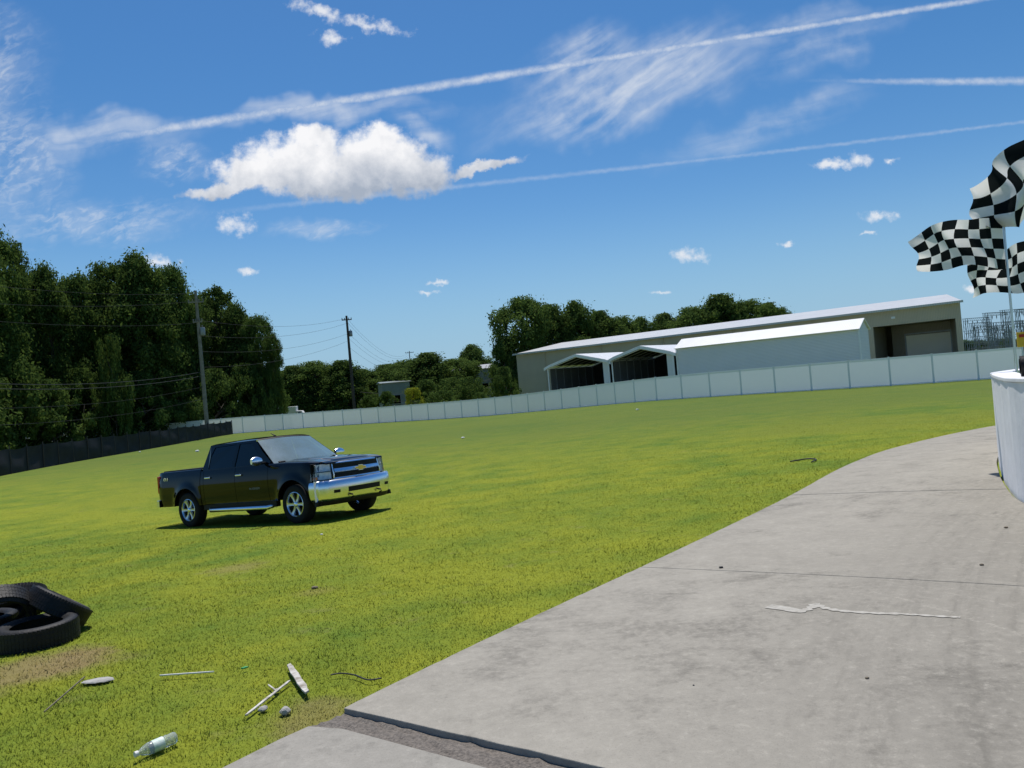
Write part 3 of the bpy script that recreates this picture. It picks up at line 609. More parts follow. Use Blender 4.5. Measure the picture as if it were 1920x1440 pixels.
mkproto('t0',18,5.6,.02,300,38000,.18,tall,'leafA',.3,1)
mkproto('t1',18,5.6,.03,270,38000,.18,tall,'leafB',.3,2)
mkproto('t2',18,5.6,.03,320,38000,.18,ov,'leafA',.3,3)
mkproto('o0',12,6,.06,200,26000,.20,ov,'leafA',.35,4)
mkproto('o1',12,6,.06,180,26000,.20,ov,'leafB',.35,5)
mkproto('o2',12,6,.05,220,26000,.20,tall,'leafB',.35,6)
mkproto('p0',15,3.6,.45,90,12000,.18,rnd,'leafA',.25,7)
mkproto('s0',3,2.2,.03,70,10000,.08,rnd,'leafB',.07,8)
mkproto('s1',3,2.2,.03,70,10000,.08,ov,'leafB',.07,9)
mkproto('y0',1.6,1.3,.03,30,4500,.06,rnd,'leafY',.05,10)
def tree(k,px,pyt,wpx,Y,label,cat='tree',name='broadleaf_tree',group=None,sink=0):
    me,tm,H,Rd=protos[k]; q=at(px,pyt,Y); z=tz(q.x,q.y)-sink; h=q.z-z; w=wpx*Y/F/2
    t=empty(name,label,cat,(q.x,q.y,z),random.uniform(0,6.28),group); t.scale=(w/Rd,w/Rd,h/H)
    for nm,m_ in (('trunk',tm),('crown',me)):
        o=bpy.data.objects.new(nm,m_); C.objects.link(o); o.parent=t
ordn=['first','second','third','fourth','fifth','sixth','seventh','eighth','ninth','tenth','eleventh','twelfth','thirteenth','fourteenth','fifteenth','sixteenth']
LT=[('t0',-120,430,210,68),('t1',-45,440,180,76),('t0',6,460,110,80),('t2',82,508,140,84),('t1',140,526,120,88),('t0',198,503,150,92),('t2',250,486,170,90),('t1',312,510,120,94),('t0',352,556,90,96),('p0',402,546,95,102),('t2',440,576,110,100),('t1',480,600,90,99),('t0',508,628,42,97)]
for i,a in enumerate(LT): tree(*a,'tall dark green tree in the front of the left wood, %s from the left'%ordn[i],group='front trees of the left wood')
LB=[('t2',-70,480,240,100),('t0',40,522,200,104),('t2',110,548,190,106),('t0',210,535,200,108),('t2',300,545,190,110),('t0',370,580,170,112),('t2',445,616,110,110)]
for i,a in enumerate(LB): tree(*a,'dark tree in the shaded back of the left wood, %s from the left'%ordn[i],group='back trees of the left wood')
LS=[(-80,700,220,70,'s1'),(20,690,150,76,'s0'),(90,720,130,78,'s1'),(150,700,120,82,'s1'),(205,640,70,82,'s0'),(260,705,120,86,'s1'),(330,710,110,90,'s0'),(400,700,110,93,'s1'),(460,690,100,96,'s1'),(497,700,50,96,'s0')]
for i,(px,py,w,Y,k) in enumerate(LS): tree(k,px,py,w,Y,'vine covered undergrowth bush at the foot of the left wood, %s from the left'%ordn[i],'bush','undergrowth_bush','bushes at the foot of the left wood')
MT=[('o0',545,692,110,150),('o2',590,684,130,152),('o0',640,682,130,148),('o1',682,697,110,155),('o0',725,688,130,165),('o2',762,680,120,160),('o0',800,668,150,128),('o2',850,678,130,130),('o1',885,652,100,160)]
for i,a in enumerate(MT): tree(*a,'rounded tree in the far line between the wood and the warehouse, %s from the left'%ordn[i],group='far trees left of the warehouse')
MF=[('o2',530,700,150,200),('o0',600,700,160,205),('o2',665,700,160,200),('o0',730,694,160,205),('o2',800,690,160,200),('o0',870,684,160,205)]
for i,a in enumerate(MF): tree(*a,'hazy tree in the farthest line left of the warehouse, %s from the left'%ordn[i],group='farthest trees left of the warehouse')
BT=[('o2',975,568,140,128),('o0',1030,582,130,134),('o1',1078,574,130,136),('o0',1124,592,130,138),('o2',1160,602,110,140),('o1',1200,602,110,142),('o0',1245,596,120,146),('o2',1295,584,140,142),('o0',1348,562,160,140),('o2',1400,572,140,142),('o0',1440,576,110,144),('o2',1466,584,60,145),('o1',940,640,80,126)]
for i,a in enumerate(BT): tree(*a,('large pale green tree rising left of the warehouse roof' if i==0 else 'tree rising behind the warehouse roof, %s from the left'%ordn[i-1]) if i<12 else 'smaller dark tree at the left foot of the large pale tree',group=None if i in(0,12) else 'trees behind the warehouse')
SH=[('s1',800,716,95,106),('s0',845,712,85,104),('s0',880,710,70,102),('s1',945,693,62,97),('s0',830,735,80,95),('y0',775,731,50,93),('s1',725,737,60,110),('s0',900,738,50,91),('s1',690,744,50,112)]
for i,a in enumerate(SH): tree(*a,'bright yellow green shrub just beyond the white fence' if i==5 else 'rounded green shrub beyond the white fence, one of those left of the warehouse','shrub','round_shrub',None if i==5 else 'round shrubs beyond the fence')
FR=[('o0',1830,640,90,260),('o1',1880,636,90,260),('o0',1930,634,90,260),('o2',1790,640,90,260),('o1',1990,628,90,260)]
for i,a in enumerate(FR): tree(*a,'low distant tree behind the substation, %s from the left'%ordn[i],group='distant trees behind the substation')
# ------------------------------------------------------------------ substation
def portal(px,pt,Y,w,label,rz=0.3):
    b=at(px,pt,Y); z=-.6; h=b.z-z; t=empty('substation_frame',label,'substation frame',(b.x,b.y,z),rz,'steel frames of the substation')
    for s in (-1,1):
        mb=MB()
        for dx in (-.25,.25): 
            for dy in (-.25,.25): mb.box((s*w/2+dx,dy,h/2),(.07,.07,h))
        zz=0
        while zz<h-1: 
            mb.tube([(s*w/2-.25,-.25,zz),(s*w/2+.25,-.25,zz+1)],.025,4); mb.tube([(s*w/2+.25,.25,zz),(s*w/2-.25,.25,zz+1)],.025,4); zz+=1
        mb.build('column',M['lattice'],t)
    for lv in (0,2.4,4.4):
        mb=MB(); H_=h-lv; mb.box((0,-.3,H_),(w+.8,.07,.07)); mb.box((0,.3,H_),(w+.8,.07,.07)); mb.box((0,0,H_-.5),(w+.6,.07,.07))
        zz=-w/2
        while zz<w/2-.5: mb.tube([(zz,-.3,H_-.5),(zz+.25,-.3,H_),(zz+.5,-.3,H_-.5)],.025,4); zz+=.5
        mb.build('beam',M['lattice'],t)
        for k in range(5):
            x=-w/2+w*(k+.5)/5
            MB().lathe([(0,0),(.05,0),(.10,-.1),(.05,-.14),(.10,-.24),(.05,-.28),(.10,-.38),(.04,-.45),(0,-.8)],8,'z',c=(x,0,H_-.55)).build('insulator',M['insul'],t)
for i,(px,pt,Y,w) in enumerate(((1832,596,150,6),(1868,586,140,7),(1905,580,150,7),(1850,612,125,6),(1890,603,120,6),(1925,580,135,6),(1960,575,140,7),(1838,605,135,5),(1915,612,115,5),(1875,618,118,4))): portal(px,pt,Y,w,'grey lattice steel substation frame, %s of those right of the warehouse'%ordn[i],.3+.2*(i%2))
for i,px in enumerate((1822,1848,1902)):
    b=at(px,648,115); t=empty('switchgear_box','grey switchgear cabinet below the substation frames, %s from the left'%ordn[i],'cabinet',(b.x,b.y,-.6),.2)
    MB().box((0,0,1.0),(1.6,1.2,2.0)).build('cabinet',M['greym'],t,bevel=.05); MB().box((0,-.63,1.0),(1.2,.04,1.6)).build('door',M['insul'],t)
    for s in (-.5,0,.5): MB().lathe([(0,0),(.06,0),(.1,.2),(.06,.3),(.1,.45),(0,.9)],8,'z',c=(s,0,2.02)).build('bushing',M['insul'],t)
# ------------------------------------------------------------------ distant parked vehicles
def small_car(label,px,py,Y,rz,mat,kind):
    b=at(px,py,Y); z=tz(b.x,b.y); t=empty('parked_car' if kind!='van' else 'box_truck',label,'car' if kind!='van' else 'truck',(b.x,b.y,z),rz)
    if kind=='van':
        MB().box((-.6,0,1.75),(4.2,2.1,2.3)).build('cargo_box',mat,t,bevel=.06)
        MB().prism([(1.55,-.95,.45),(3.1,-.95,.45),(3.15,-.95,1.2),(2.8,-.95,1.35),(2.35,-.95,2.1),(1.55,-.95,2.15)],(0,1.9,0)).build('cab',mat,t,bevel=.06)
        MB().prism([(1.8,-.97,1.35),(2.62,-.97,1.35),(2.3,-.97,1.95),(1.8,-.97,1.95)],(0,.01,0)).build('side_window',M['glass'],t); xs=(-1.8,2.2)
    else:
        MB().prism([(-2.2,-.88,.35),(2.2,-.88,.35),(2.25,-.88,.7),(1.9,-.88,.85),(1.0,-.88,.95),(-1.9,-.88,.98),(-2.2,-.88,.8)],(0,1.76,0)).build('body',mat,t,bevel=.08)
        MB().prism([(-1.7,-.75,.96),(1.05,-.75,.94),(.4,-.75,1.42),(-1.2,-.75,1.45)],(0,1.5,0)).build('cabin',M['glass'],t,bevel=.05)
        MB().box((-.4,0,1.46),(1.7,1.35,.05)).build('roof',mat,t,bevel=.02); xs=(-1.35,1.35)
    for x in xs:
        for y in (-.82,.82): MB().lathe([(0,-.1),(.2,-.1),(.3,-.09),(.33,-.05),(.33,.05),(.3,.09),(0,.1)],16,'y',c=(x,y,.33)).build('wheel',M['rubber'],t)
small_car('white box truck parked at the left end beyond the white fence',540,778,125,.1,M['white'],'van')
small_car('white sedan parked beside the white box truck in the distance',566,780,128,.3,pm('car_white',(.7,.7,.7),None,2,.3,coat=1),'car')
small_car('red car parked in the distance behind the fence',585,778,132,.5,M['redp'],'car')
small_car('silver car parked in the distance near the centre left pole',612,777,130,.2,M['alloy'],'car')
# ------------------------------------------------------------------ pickup truck
cx,cy=-5.535,17.33; fw=Vector((3.03,-2.02,0)).normalized(); lf=Vector((-fw.y,fw.x,0))
def cz_(sx,sy): p=Vector((cx,cy,0))+fw*sx+lf*sy; return tz(p.x,p.y)
zf=(cz_(1.82,-.86)+cz_(1.82,.86))/2; zr=(cz_(-1.82,-.86)+cz_(-1.82,.86))/2; zl=(cz_(1.82,.86)+cz_(-1.82,.86))/2; zrt=(cz_(1.82,-.86)+cz_(-1.82,-.86))/2
fw3=Vector((fw.x,fw.y,(zf-zr)/3.64)).normalized(); lf3=Vector((lf.x,lf.y,(zl-zrt)/1.72)); lf3=(lf3-fw3*lf3.dot(fw3)).normalized(); up3=fw3.cross(lf3)
T=empty('pickup_truck','black crew cab pickup truck with chrome bumper and wheels parked on the grass','pickup truck')
T.matrix_world=Matrix.Translation((cx,cy,(zf+zr)/2-.015))@Matrix((fw3,lf3,up3)).transposed().to_4x4()
def lerpT(tab,x):
    if x<=tab[0][0]: return tab[0][1]
    for (a,va),(b,vb) in zip(tab,tab[1:]):
        if x<=b: 
            s=(x-a)/(b-a); return va+(vb-va)*s
    return tab[-1][1]
WX=1.8225
def yside(x,z):
    y=lerpT([(.40,.93),(.5,.965),(.62,.985),(.85,1.0),(.98,.998),(1.08,.985),(1.18,.965),(1.27,.935)],z)
    for xc in (-WX,WX):
        d=math.hypot(x-xc,z-.42); y+=.04*math.exp(-((d-.47)/.10)**2)
    if x>2.1: y-=.16*((x-2.1)/.5)**2
    if x<-2.75: y-=.05*((-2.75-x)/.25)**2
    return y
def zlow(x,base):
    z=base
    for xc in (-WX,WX):
        d=abs(x-xc)
        if d<.48: z=max(z,.42+math.sqrt(.48**2-d*d))
    return z
def ztop(x): return lerpT([(-3,1.285),(-1.27,1.285),(-1.26,1.245),(1.1,1.245),(1.6,1.235),(2.2,1.205),(2.6,1.16)],x)
def side(name,x0,x1,s,base=.47,top=True,parent=T,mat=None):
    n=max(6,int((x1-x0)/.03)); rows=[]
    for i in range(n+1):
        x=x0+(x1-x0)*i/n; zl_=zlow(x,base); zt=ztop(x); row=[(x,s*(yside(x,zl_)-.10),zl_+.01),(x,s*(yside(x,zl_)-.005),zl_-.004)]
        for k in range(13): 
            z=zl_+(zt-zl_)*k/12; row.append((x,s*yside(x,z),z))
        y=yside(x,zt)
        if top: row+=[(x,s*(y-.015),zt+.014),(x,s*(y-.05),zt+.022),(x,s*(y-.135),zt+.024)]
        else: row+=[(x,s*(y-.03),zt+.003)]
        rows.append(row)
    rows=[[(x,s*(abs(y)-.03),z) for x,y,z in rows[0]]]+rows+[[(x,s*(abs(y)-.03),z) for x,y,z in rows[-1]]]
    return MB().grid(rows).build(name,mat or M['paint'],parent,True,auto=50)
G=.005
for s in (-1,1):
    side('front_fender',1.06+G,2.50,s,.50)
    fd=side('front_door',-.03+G,1.06-G,s,.50,top=False); rd_=side('rear_door',-1.16+G,-.03-G,s,.50,top=False)
    side('cab_corner',-1.27,-1.16-G,s,.50,top=False); side('bed_side',-2.97,-1.29,s,.50)
    for dpar,x in ((fd,.12),(rd_,-.98)):
        mb=MB(); mb.box((x,s*(1.005),1.09),(.20,.03,.035)); mb.build('handle',M['chrome'],dpar,bevel=.01)
    MB().box((-.02,s*.90,.44),(2.5,.12,.14)).build('rocker_panel',M['darkp'],T,bevel=.02)
    MB().tube([(-1.05,s*.93,.40),(-.95,s*1.0,.37),(1.0,s*1.0,.37),(1.1,s*.93,.40)],.045,12).build('running_board',M['chrome'],T,True)
    def S(x,z,off=0): 
        k=(z-1.245)/(1.80-1.245); return (x,s*(.925-.185*k+.02*math.sin(math.pi*k)+off),z)
    def PP(pts,off=0): return [S(x,z,off) for x,z in pts]
    mb=MB()
    mb.poly(PP([(1.20,1.245),(.80,1.53),(.47,1.80),(.36,1.735),(.62,1.53),(.93,1.275)]))
    mb.poly(PP([(1.20,1.245),(.93,1.275),(-.10,1.275),(-.20,1.275),(-1.04,1.275),(-1.27,1.245)]))
    mb.poly(PP([(.47,1.80),(-1.12,1.80),(-.93,1.745),(-.17,1.755),(-.06,1.755),(.36,1.735)]))
    mb.poly(PP([(-.06,1.755),(-.17,1.755),(-.20,1.275),(-.10,1.275)]))
    mb.poly(PP([(-.93,1.745),(-1.12,1.80),(-1.27,1.245),(-1.04,1.275),(-1.02,1.55)]))
    mb.build('window_frame',M['paint'],T)
    mb=MB(); mb.poly(PP([(.935,1.272),(.36,1.737),(-.062,1.757),(-.10,1.272)],-.012)); mb.build('front_side_window',M['glass'],T)
    mb=MB(); mb.poly(PP([(-.20,1.272),(-.17,1.757),(-.93,1.747),(-1.02,1.55),(-1.042,1.272)],-.012)); mb.build('rear_side_window',M['glass'],T)
    mb=MB(); pr=[]
    for k in range(7):
        f=k/6; r_=.085*math.sin(math.pi*(.12+.76*f))**.5
        pr.append([( .93+.03*math.cos(q)*1.6*(1 if math.cos(q)>0 else .5)+.02, s*(1.03+.25*f), 1.345+r_*1.15*math.sin(q)) for q in [2*math.pi*j/14 for j in range(14)]])
    mb.grid(pr,cv=True); o_=len(mb.v); mb.f.append(tuple(range(14))); mb.f.append(tuple(range(o_-14,o_)))
    mr=mb.build('wing_mirror',M['chrome'],T,True,auto=60); MB().box((.93,s*.99,1.29),(.08,.14,.05)).build('bracket',M['darkp'],mr,bevel=.01)
    MB().box((.905,s*1.155,1.345),(.01,.2,.15)).build('mirror_glass',M['glass'],mr)
def plan_path(side_ext,x0,yw,bulge,corner):
    pts=[(x0-side_ext,-yw),(x0-side_ext*.45,-yw),(x0-corner,-yw+.02),(x0-corner*.35,-yw+.14),(x0,-yw+.36),(x0+bulge*.8,-.3),(x0+bulge,0)]
    return catmull(pts+[(x,-y) for x,y in pts[-2::-1]],6)
def sweep(path,prof,y0=-9,y1=9,closed=True):
    rows=[]
    for i,p in enumerate(path):
        if p.y<y0-1e-6 or p.y>y1+1e-6: continue
        t=(path[min(i+1,len(path)-1)]-path[max(i-1,0)]).normalized(); nr=Vector((t.y,-t.x))
        if nr.x<-.2: nr=-nr
        rows.append([(p.x+nr.x*o,p.y+nr.y*o,z) for o,z in prof])
    mb=MB(); mb.grid(rows,cv=closed)
    if closed and rows:
        n_=len(prof); L_=len(rows); mb.f.append(tuple(range(n_))); mb.f.append(tuple(range((L_-1)*n_,L_*n_)))
    return mb
def densify(p,n=160): return resample(p,n)
BP=densify(plan_path(.50,2.79,1.0,.07,.22))
bprof=[(-.10,.828),(-.07,.826),(-.04,.815),(-.018,.79),(-.004,.75),(.004,.70),(.004,.65),(.0,.59),(-.008,.53),(-.025,.47),(-.05,.42),(-.10,.41)]
bump_=sweep(BP,bprof).build('front_bumper',M['chrome'],T,True,auto=60)
sweep(BP,[(.008,.645),(.001,.55),(-.014,.545),(-.004,.65)],-.46,.46).build('intake_grille',M['darkp'],bump_)
sweep(densify(plan_path(.4,2.74,.97,.06,.22)),[(-.08,.42),(.0,.415),(-.01,.37),(-.05,.33),(-.10,.33)]).build('lower_valance',M['darkp'],T,True,auto=40)
for s in (-1,1):
    sweep(BP,[(.007,.62),(.0,.56),(-.012,.56),(-.004,.62)],min(s*.62,s*.78),max(s*.62,s*.78)).build('fog_lamp',M['darkp'],bump_)
    MB().tube([(2.75,s*.40,.50),(2.88,s*.40,.49),(2.90,s*.40,.45),(2.84,s*.40,.43)],.016,8).build('tow_hook',M['darkp'],bump_,True)
FPb=densify(plan_path(.36,2.63,.93,.07,.16),200)
sweep(FPb,[(-.10,.80),(-.01,.80),(-.035,1.165),(-.12,1.17)],-.95,.95).build('front_fascia',M['darkp'],T,True,auto=40)
grl=sweep(FPb,[(.0,.815),(.03,.82),(.0,1.155),(-.03,1.155)],-.62,.62).build('grille',M['darkp'],T)
def gs(name,z0,z1,o0,y0,y1,mat,par=grl,o1=None):
    o1=o0 if o1 is None else o1
    sl_=lambda z:-.03*(z-.8)/.3
    return sweep(FPb,[(-.005+sl_(z0),z0),(o0*.7+sl_(z0),z0+.002),(o0+sl_(z0),z0+(z1-z0)*.3),(o1+sl_(z1),z1-(z1-z0)*.35),(o1*.65+sl_(z1),z1-.002),(-.005+sl_(z1),z1)],y0,y1).build(name,mat,par,True,auto=40)
gs('grille_frame',1.125,1.17,.055,-.64,.64,M['chrome']); gs('grille_frame',.815,.865,.06,-.64,.64,M['chrome'])
gs('grille_frame',.82,1.165,.055,-.66,-.615,M['chrome']); gs('grille_frame',.82,1.165,.055,.615,.66,M['chrome'])
gs('grille_bar',.955,1.035,.065,-.615,.615,M['chrome'])
for z in (.888,.91,.933,1.055,1.08,1.105): gs('grille_slat',z-.003,z+.003,.042,-.61,.61,M['slat'])
bt=[(-.05,-.036),(.05,-.036),(.05,-.018),(.125,-.018),(.10,.018),(.05,.018),(.05,.036),(-.05,.036),(-.05,.018),(-.125,.018),(-.10,-.018),(-.05,-.018)]
xg=2.70+.065
MB().prism([(xg-.01,y*.98,.995+z) for y,z in [(a*1.35,b*1.5) for a,b in bt]],(.018,0,0)).build('emblem_rim',M['chrome'],grl)
MB().prism([(xg+.0085,y,.995+z) for y,z in [(a*1.22,b*1.28) for a,b in bt]],(.006,0,0)).build('emblem',M['gold'],grl)
for s in (-1,1):
    FH=densify(plan_path(.36,2.63,.935,.07,.16),300)
    lo,hi=min(s*.668,s*2),max(s*.668,s*2)
    hb=sweep(FH,[(-.05,.832),(.004,.832),(-.026,1.155),(-.06,1.155)],lo,hi).build('headlight',M['darkp'],T,True,auto=40)
    lo2,hi2=min(s*.675,s*2),max(s*.675,s*2)
    for (za,zb) in ((.84,.985),(1.0,1.145)):
        k=-.03*(za-.83)/.3; k2=-.03*(zb-.83)/.3; zm=(za+zb)/2
        sweep(FH,[(k,za),(.022+k,za+.004),(.010+(k+k2)/2,zm),(.022+k2,zb-.004),(k2,zb)],lo2,hi2).build('lamp_cell',M['lampc'],hb,True,auto=30)
    sweep(FH,[(.036,.834),(.006,1.15)],lo,hi,closed=False).build('lens',M['lens'],hb,True)
    MB().box((2.42,s*.945,.875),(.16,.03,.06)).build('turn_signal',M['amber'],hb,bevel=.008)
def hoodz(x,y): 
    zb=lerpT([(1.0,1.285),(1.6,1.275),(2.2,1.245),(2.5,1.21),(2.62,1.175)],x); f=max(0,1-(abs(y)/.82)**2); return zb+.018*f+.022*(1/(1+math.exp((abs(y)-.48)*35)))*min(1,(2.62-x)/.25+.1)-.012
rows=[]
for i in range(41):
    t=i/40; row=[]
    for j in range(49):
        y=-.80+1.6*j/48; xb=1.16+.17*(1-(y/.9)**2); xf=2.615+.055*(1-(y/.8)**2); x=xb+(xf-xb)*t; row.append((x,y,hoodz(x,y)))
    rows.append(row)
rows.append([(r[0]+.012,r[1],r[2]-.03) for r in rows[-1]])
MB().grid(rows).build('hood',M['paint'],T,True,auto=60)
MB().grid([[(1.10+.17*(1-(y/.9)**2)+.0,y,1.235),(1.17+.17*(1-(y/.9)**2),y,1.245)] for y in [-.85+1.7*j/20 for j in range(21)]]).build('cowl',M['darkp'],T)
def wsrow(t): 
    return [(1.20-.73*t+(.17-.07*t)*(1-(2*j/24-1)**2),(-.90+1.8*j/24)*(1-.20*t),1.25+.555*t+.0+(.03*t)*(1-(2*j/24-1)**2)) for j in range(25)]
MB().grid([wsrow(k/12) for k in range(13)]).build('windshield',M['wind'],T,True)
MB().grid([[(x+.003,y,z+.003) for x,y,z in wsrow(.955+.045*k/2)] for k in range(3)]).build('header_trim',M['darkp'],T,True)
rows=[]
for i in range(25):
    t=i/24; row=[]
    for j in range(25):
        q=2*j/24-1; x0_=.47+.10*(1-q*q); x1_=-1.12-.03*(1-q*q); x=x0_+(x1_-x0_)*t; y=q*(.735); e_=(1-abs(q)**3.2)*.055*(.55+.45*math.sin(math.pi*min(1,max(0,t*.9+.1)))) +.012*(1-abs(q)**8)
        row.append((x,y,1.797+e_))
    rows.append(row)
MB().grid(rows).build('roof',M['paint'],T,True)
MB().grid([[(-1.27+.15*k,(-.91+1.82*j/12)*(1-.19*k),1.25+.55*k) for j in range(13)] for k in (0,.2,.25,.9,1)]).build('cab_rear_panel',M['paint'],T)
MB().grid([[(-1.285+.15*k,(-.6+1.2*j/12)*(1-.19*k),1.25+.55*k) for j in range(13)] for k in (.12,.88)]).build('rear_window',M['glass'],T)
MB().tube([(.2,0,1.86),(.05,0,1.93)],[.02,.006],8).build('antenna',M['darkp'],T)
mb=MB(); mb.box((-2.12,0,1.312),(1.66,1.62,.035)); mb.build('bed_cover',M['darkp'],T,bevel=.012)
MB().box((-2.97,0,.98),(.06,1.68,.58)).build('tailgate',M['paint'],T,bevel=.015)
RB=densify([Vector((-2.93,-1.0)),Vector((-3.06,-.98)),Vector((-3.12,-.85)),Vector((-3.14,0)),Vector((-3.12,.85)),Vector((-3.06,.98)),Vector((-2.93,1.0))],60)
rbm=MB(); rbm.grid([[(p.x,p.y,z) for z in (.50,.66)]+[(p.x+.10,p.y*.93,.66),(p.x+.1,p.y*.93,.50)] for p in RB],cv=True); rbm.build('rear_bumper',M['chrome'],T,bevel=.01)
for s in (-1,1): MB().box((-2.95,s*.90,1.02),(.10,.14,.40)).build('tail_light',M['red'],T,bevel=.02)
mb=MB(); mb.box((-.1,0,.75),(5.3,1.36,.55)); mb.build('chassis',M['darkp'],T)
MB().box((-.05,0,.85),(2.4,1.82,.68)).build('floor_pan',M['darkp'],T)
MB().box((1.55,0,1.08),(1.5,1.55,.22)).build('engine_bay',M['darkp'],T); MB().box((-2.12,0,1.15),(1.62,1.66,.22)).build('bed_floor',M['darkp'],T)
MB().box((1.0,0,1.24),(.5,1.6,.12)).build('dashboard',M['darkp'],T,bevel=.04)
for x in (.1,-.85):
    for y in (-.42,.42):
        st=MB().box((x-.12,y,1.35),(.14,.5,.5),Matrix.Rotation(-.2,3,'Y')).build('seat',M['seat'],T,bevel=.05); MB().box((x-.2,y,1.66),(.09,.26,.16)).build('headrest',M['seat'],st,bevel=.04)
sw=MB(); sw.lathe([(.17,-.01),(.19,-.01),(.19,.01),(.17,.01)],20,'z',closed=True); w_=sw.build('steering_wheel',M['darkp'],T); w_.location=(.72,.42,1.36); w_.rotation_euler=(0,R(-65),0)
def wheel(x,s):
    w=bpy.data.objects.new('wheel',None); C.objects.link(w); w.parent=T; w.location=(x,s*.865,.40)
    if s<0: w.rotation_euler=(0,0,math.pi)
    Ro=.40; h=.1325; Ri=.245
    mb=MB(); mb.lathe([(Ri,-h*.75),(Ri+.01,-h*.92),(.30,-h),(.355,-h*.97),(.388,-h*.8),(Ro-.004,-h*.5),(Ro-.004,h*.5),(.388,h*.8),(.355,h*.97),(.30,h),(Ri+.01,h*.92),(Ri,h*.75)],64,'y'); 
    mb.build('tyre',M['rubber'],w,True,auto=50)
    mb=MB(); mb.lathe([(.253,h*.90),(.243,h*.93),(.235,h*.86),(.228,h*.5),(.222,-h*.7),(.245,-h*.8)],64,'y'); mb.build('rim',M['chrome'],w,True,auto=60)
    MB().lathe([(0,-.0),(.22,.0)],40,'y').build('brake_disc',M['darkp'],w)
    mb=MB()
    for k in range(6):
        a=2*math.pi*k/6; rt=Matrix.Rotation(a,3,'Y')
        pts=[(.055,.100,.034),(.12,.092,.030),(.19,.100,.036),(.236,.112,.050)]
        g_=[]
        for r_,yy,hw in pts: g_.append([rt@Vector((r_,yy-.035,-hw)),rt@Vector((r_,yy,-hw*.75)),rt@Vector((r_,yy-.006,0)),rt@Vector((r_,yy,hw*.75)),rt@Vector((r_,yy-.035,hw))])
        mb.grid(g_)
    mb.build('spokes',M['alloy'],w,True,auto=40)
    MB().lathe([(0,.118),(.03,.117),(.05,.108),(.062,.085),(.062,.04)],24,'y').build('hub_cap',M['chrome'],w,True,auto=50)
for x in (WX,-WX):
    for s in (-1,1): wheel(x,s)
def text(s,size,loc,rot,mat,parent,name,ext=.002,bold=0):
    cu=bpy.data.curves.new('t','FONT'); cu.body=s; cu.size=size; cu.extrude=ext; cu.align_x='CENTER'; cu.align_y='CENTER'; cu.offset=bold; cu.space_character=1.15
    o=bpy.data.objects.new('t',cu); C.objects.link(o); bpy.context.view_layer.update(); dg=bpy.context.evaluated_depsgraph_get(); me=bpy.data.meshes.new_from_object(o.evaluated_get(dg)); bpy.data.objects.remove(o)
    me.materials.clear(); me.materials.append(mat); q=bpy.data.objects.new(name,me); C.objects.link(q); q.parent=parent; q.location=loc; q.rotation_euler=rot; return q
fds=[o for o in bpy.data.objects if o.name.startswith('front_door')]; bs=[o for o in bpy.data.objects if o.name.startswith('bed_side')]
text('SILVERADO',.06,(.62,-1.004,.78),(R(90),0,0),M['greym'],fds[0],'door_lettering'); text('SILVERADO',.06,(.62,1.004,.78),(R(90),0,R(180)),M['greym'],fds[1],'door_lettering')
text('4X4',.10,(-2.62,-.985,1.13),(R(92),0,0),M['alloy'],bs[0],'bed_lettering',bold=.003); text('4X4',.10,(-2.62,.985,1.13),(R(88),0,R(180)),M['alloy'],bs[1],'bed_lettering',bold=.003)
# ------------------------------------------------------------------ small things on the ground
def chunk(mb,c,s,seed):
    rd=random.Random(seed); bm=bmesh.new(); bmesh.ops.create_icosphere(bm,subdivisions=2,radius=1)
    vs=[Vector((v.co.x*s[0]*rd.uniform(.75,1.1),v.co.y*s[1]*rd.uniform(.75,1.1),v.co.z*s[2]*rd.uniform(.8,1.1)))+Vector(c) for v in bm.verts]; fs=[tuple(v.index for v in f.verts) for f in bm.faces]; bm.free(); return mb.add(vs,fs)
def lay(name,label,cat,px1,px2,w,th,mat,lift=.0):
    a=gp(*px1,.03);b=gp(*px2,.03); c=(a+b)/2; d=b-a; L_=d.length; rt=d.to_track_quat('X','Z').to_matrix()
    mb=MB(); n=10; rows=[]
    rd=random.Random(len(label))
    for i in range(n+1):
        x=-L_/2+L_*i/n; ww=w*(1 if 0<i<n else .7)*rd.uniform(.8,1.05); sh=rd.uniform(-.08,.08)*w; sk=.3*w if i in(0,n) else 0; rows.append([rt@Vector((x+(sk if y<0 else -sk),y+sh,z)) for y,z in ((-ww/2,-th/2),(ww/2,-th/2),(ww/2,th/2),(-ww/2,th/2))])
    mb.grid(rows,cv=True); mb.f.append((0,1,2,3)); mb.f.append(tuple(len(mb.v)-4+k for k in range(4)))
    o=mb.build(name,mat,bevel=.001); o.location=c+Vector((0,0,lift)); return tag(o,label,cat)
lay('broken_plank','short broken white painted plank lying on the grass','plank',(542,1250),(576,1302),.042,.012,M['oldwood'],.015)
lay('wood_strip','long thin weathered white wood strip under the short plank','plank',(543,1276),(462,1340),.020,.008,M['oldwood'],.0)
lay('wood_splinter','small white wood splinter beside the planks','splinter',(503,1283),(520,1296),.012,.006,M['oldwood'])
lay('white_rod','thin white rod lying flat in the grass','rod',(300,1267),(402,1260),.009,.009,M['white'],.004)
lay('dry_stick','thin dry stick on the grass near the bare patch','stick',(160,1268),(84,1334),.008,.008,M['twig'])
lay('green_scrap','tiny bright green scrap of plastic on the grass','scrap',(454,1253),(464,1250),.02,.01,pm('green_plastic',(.03,.4,.12),None,4,.4))
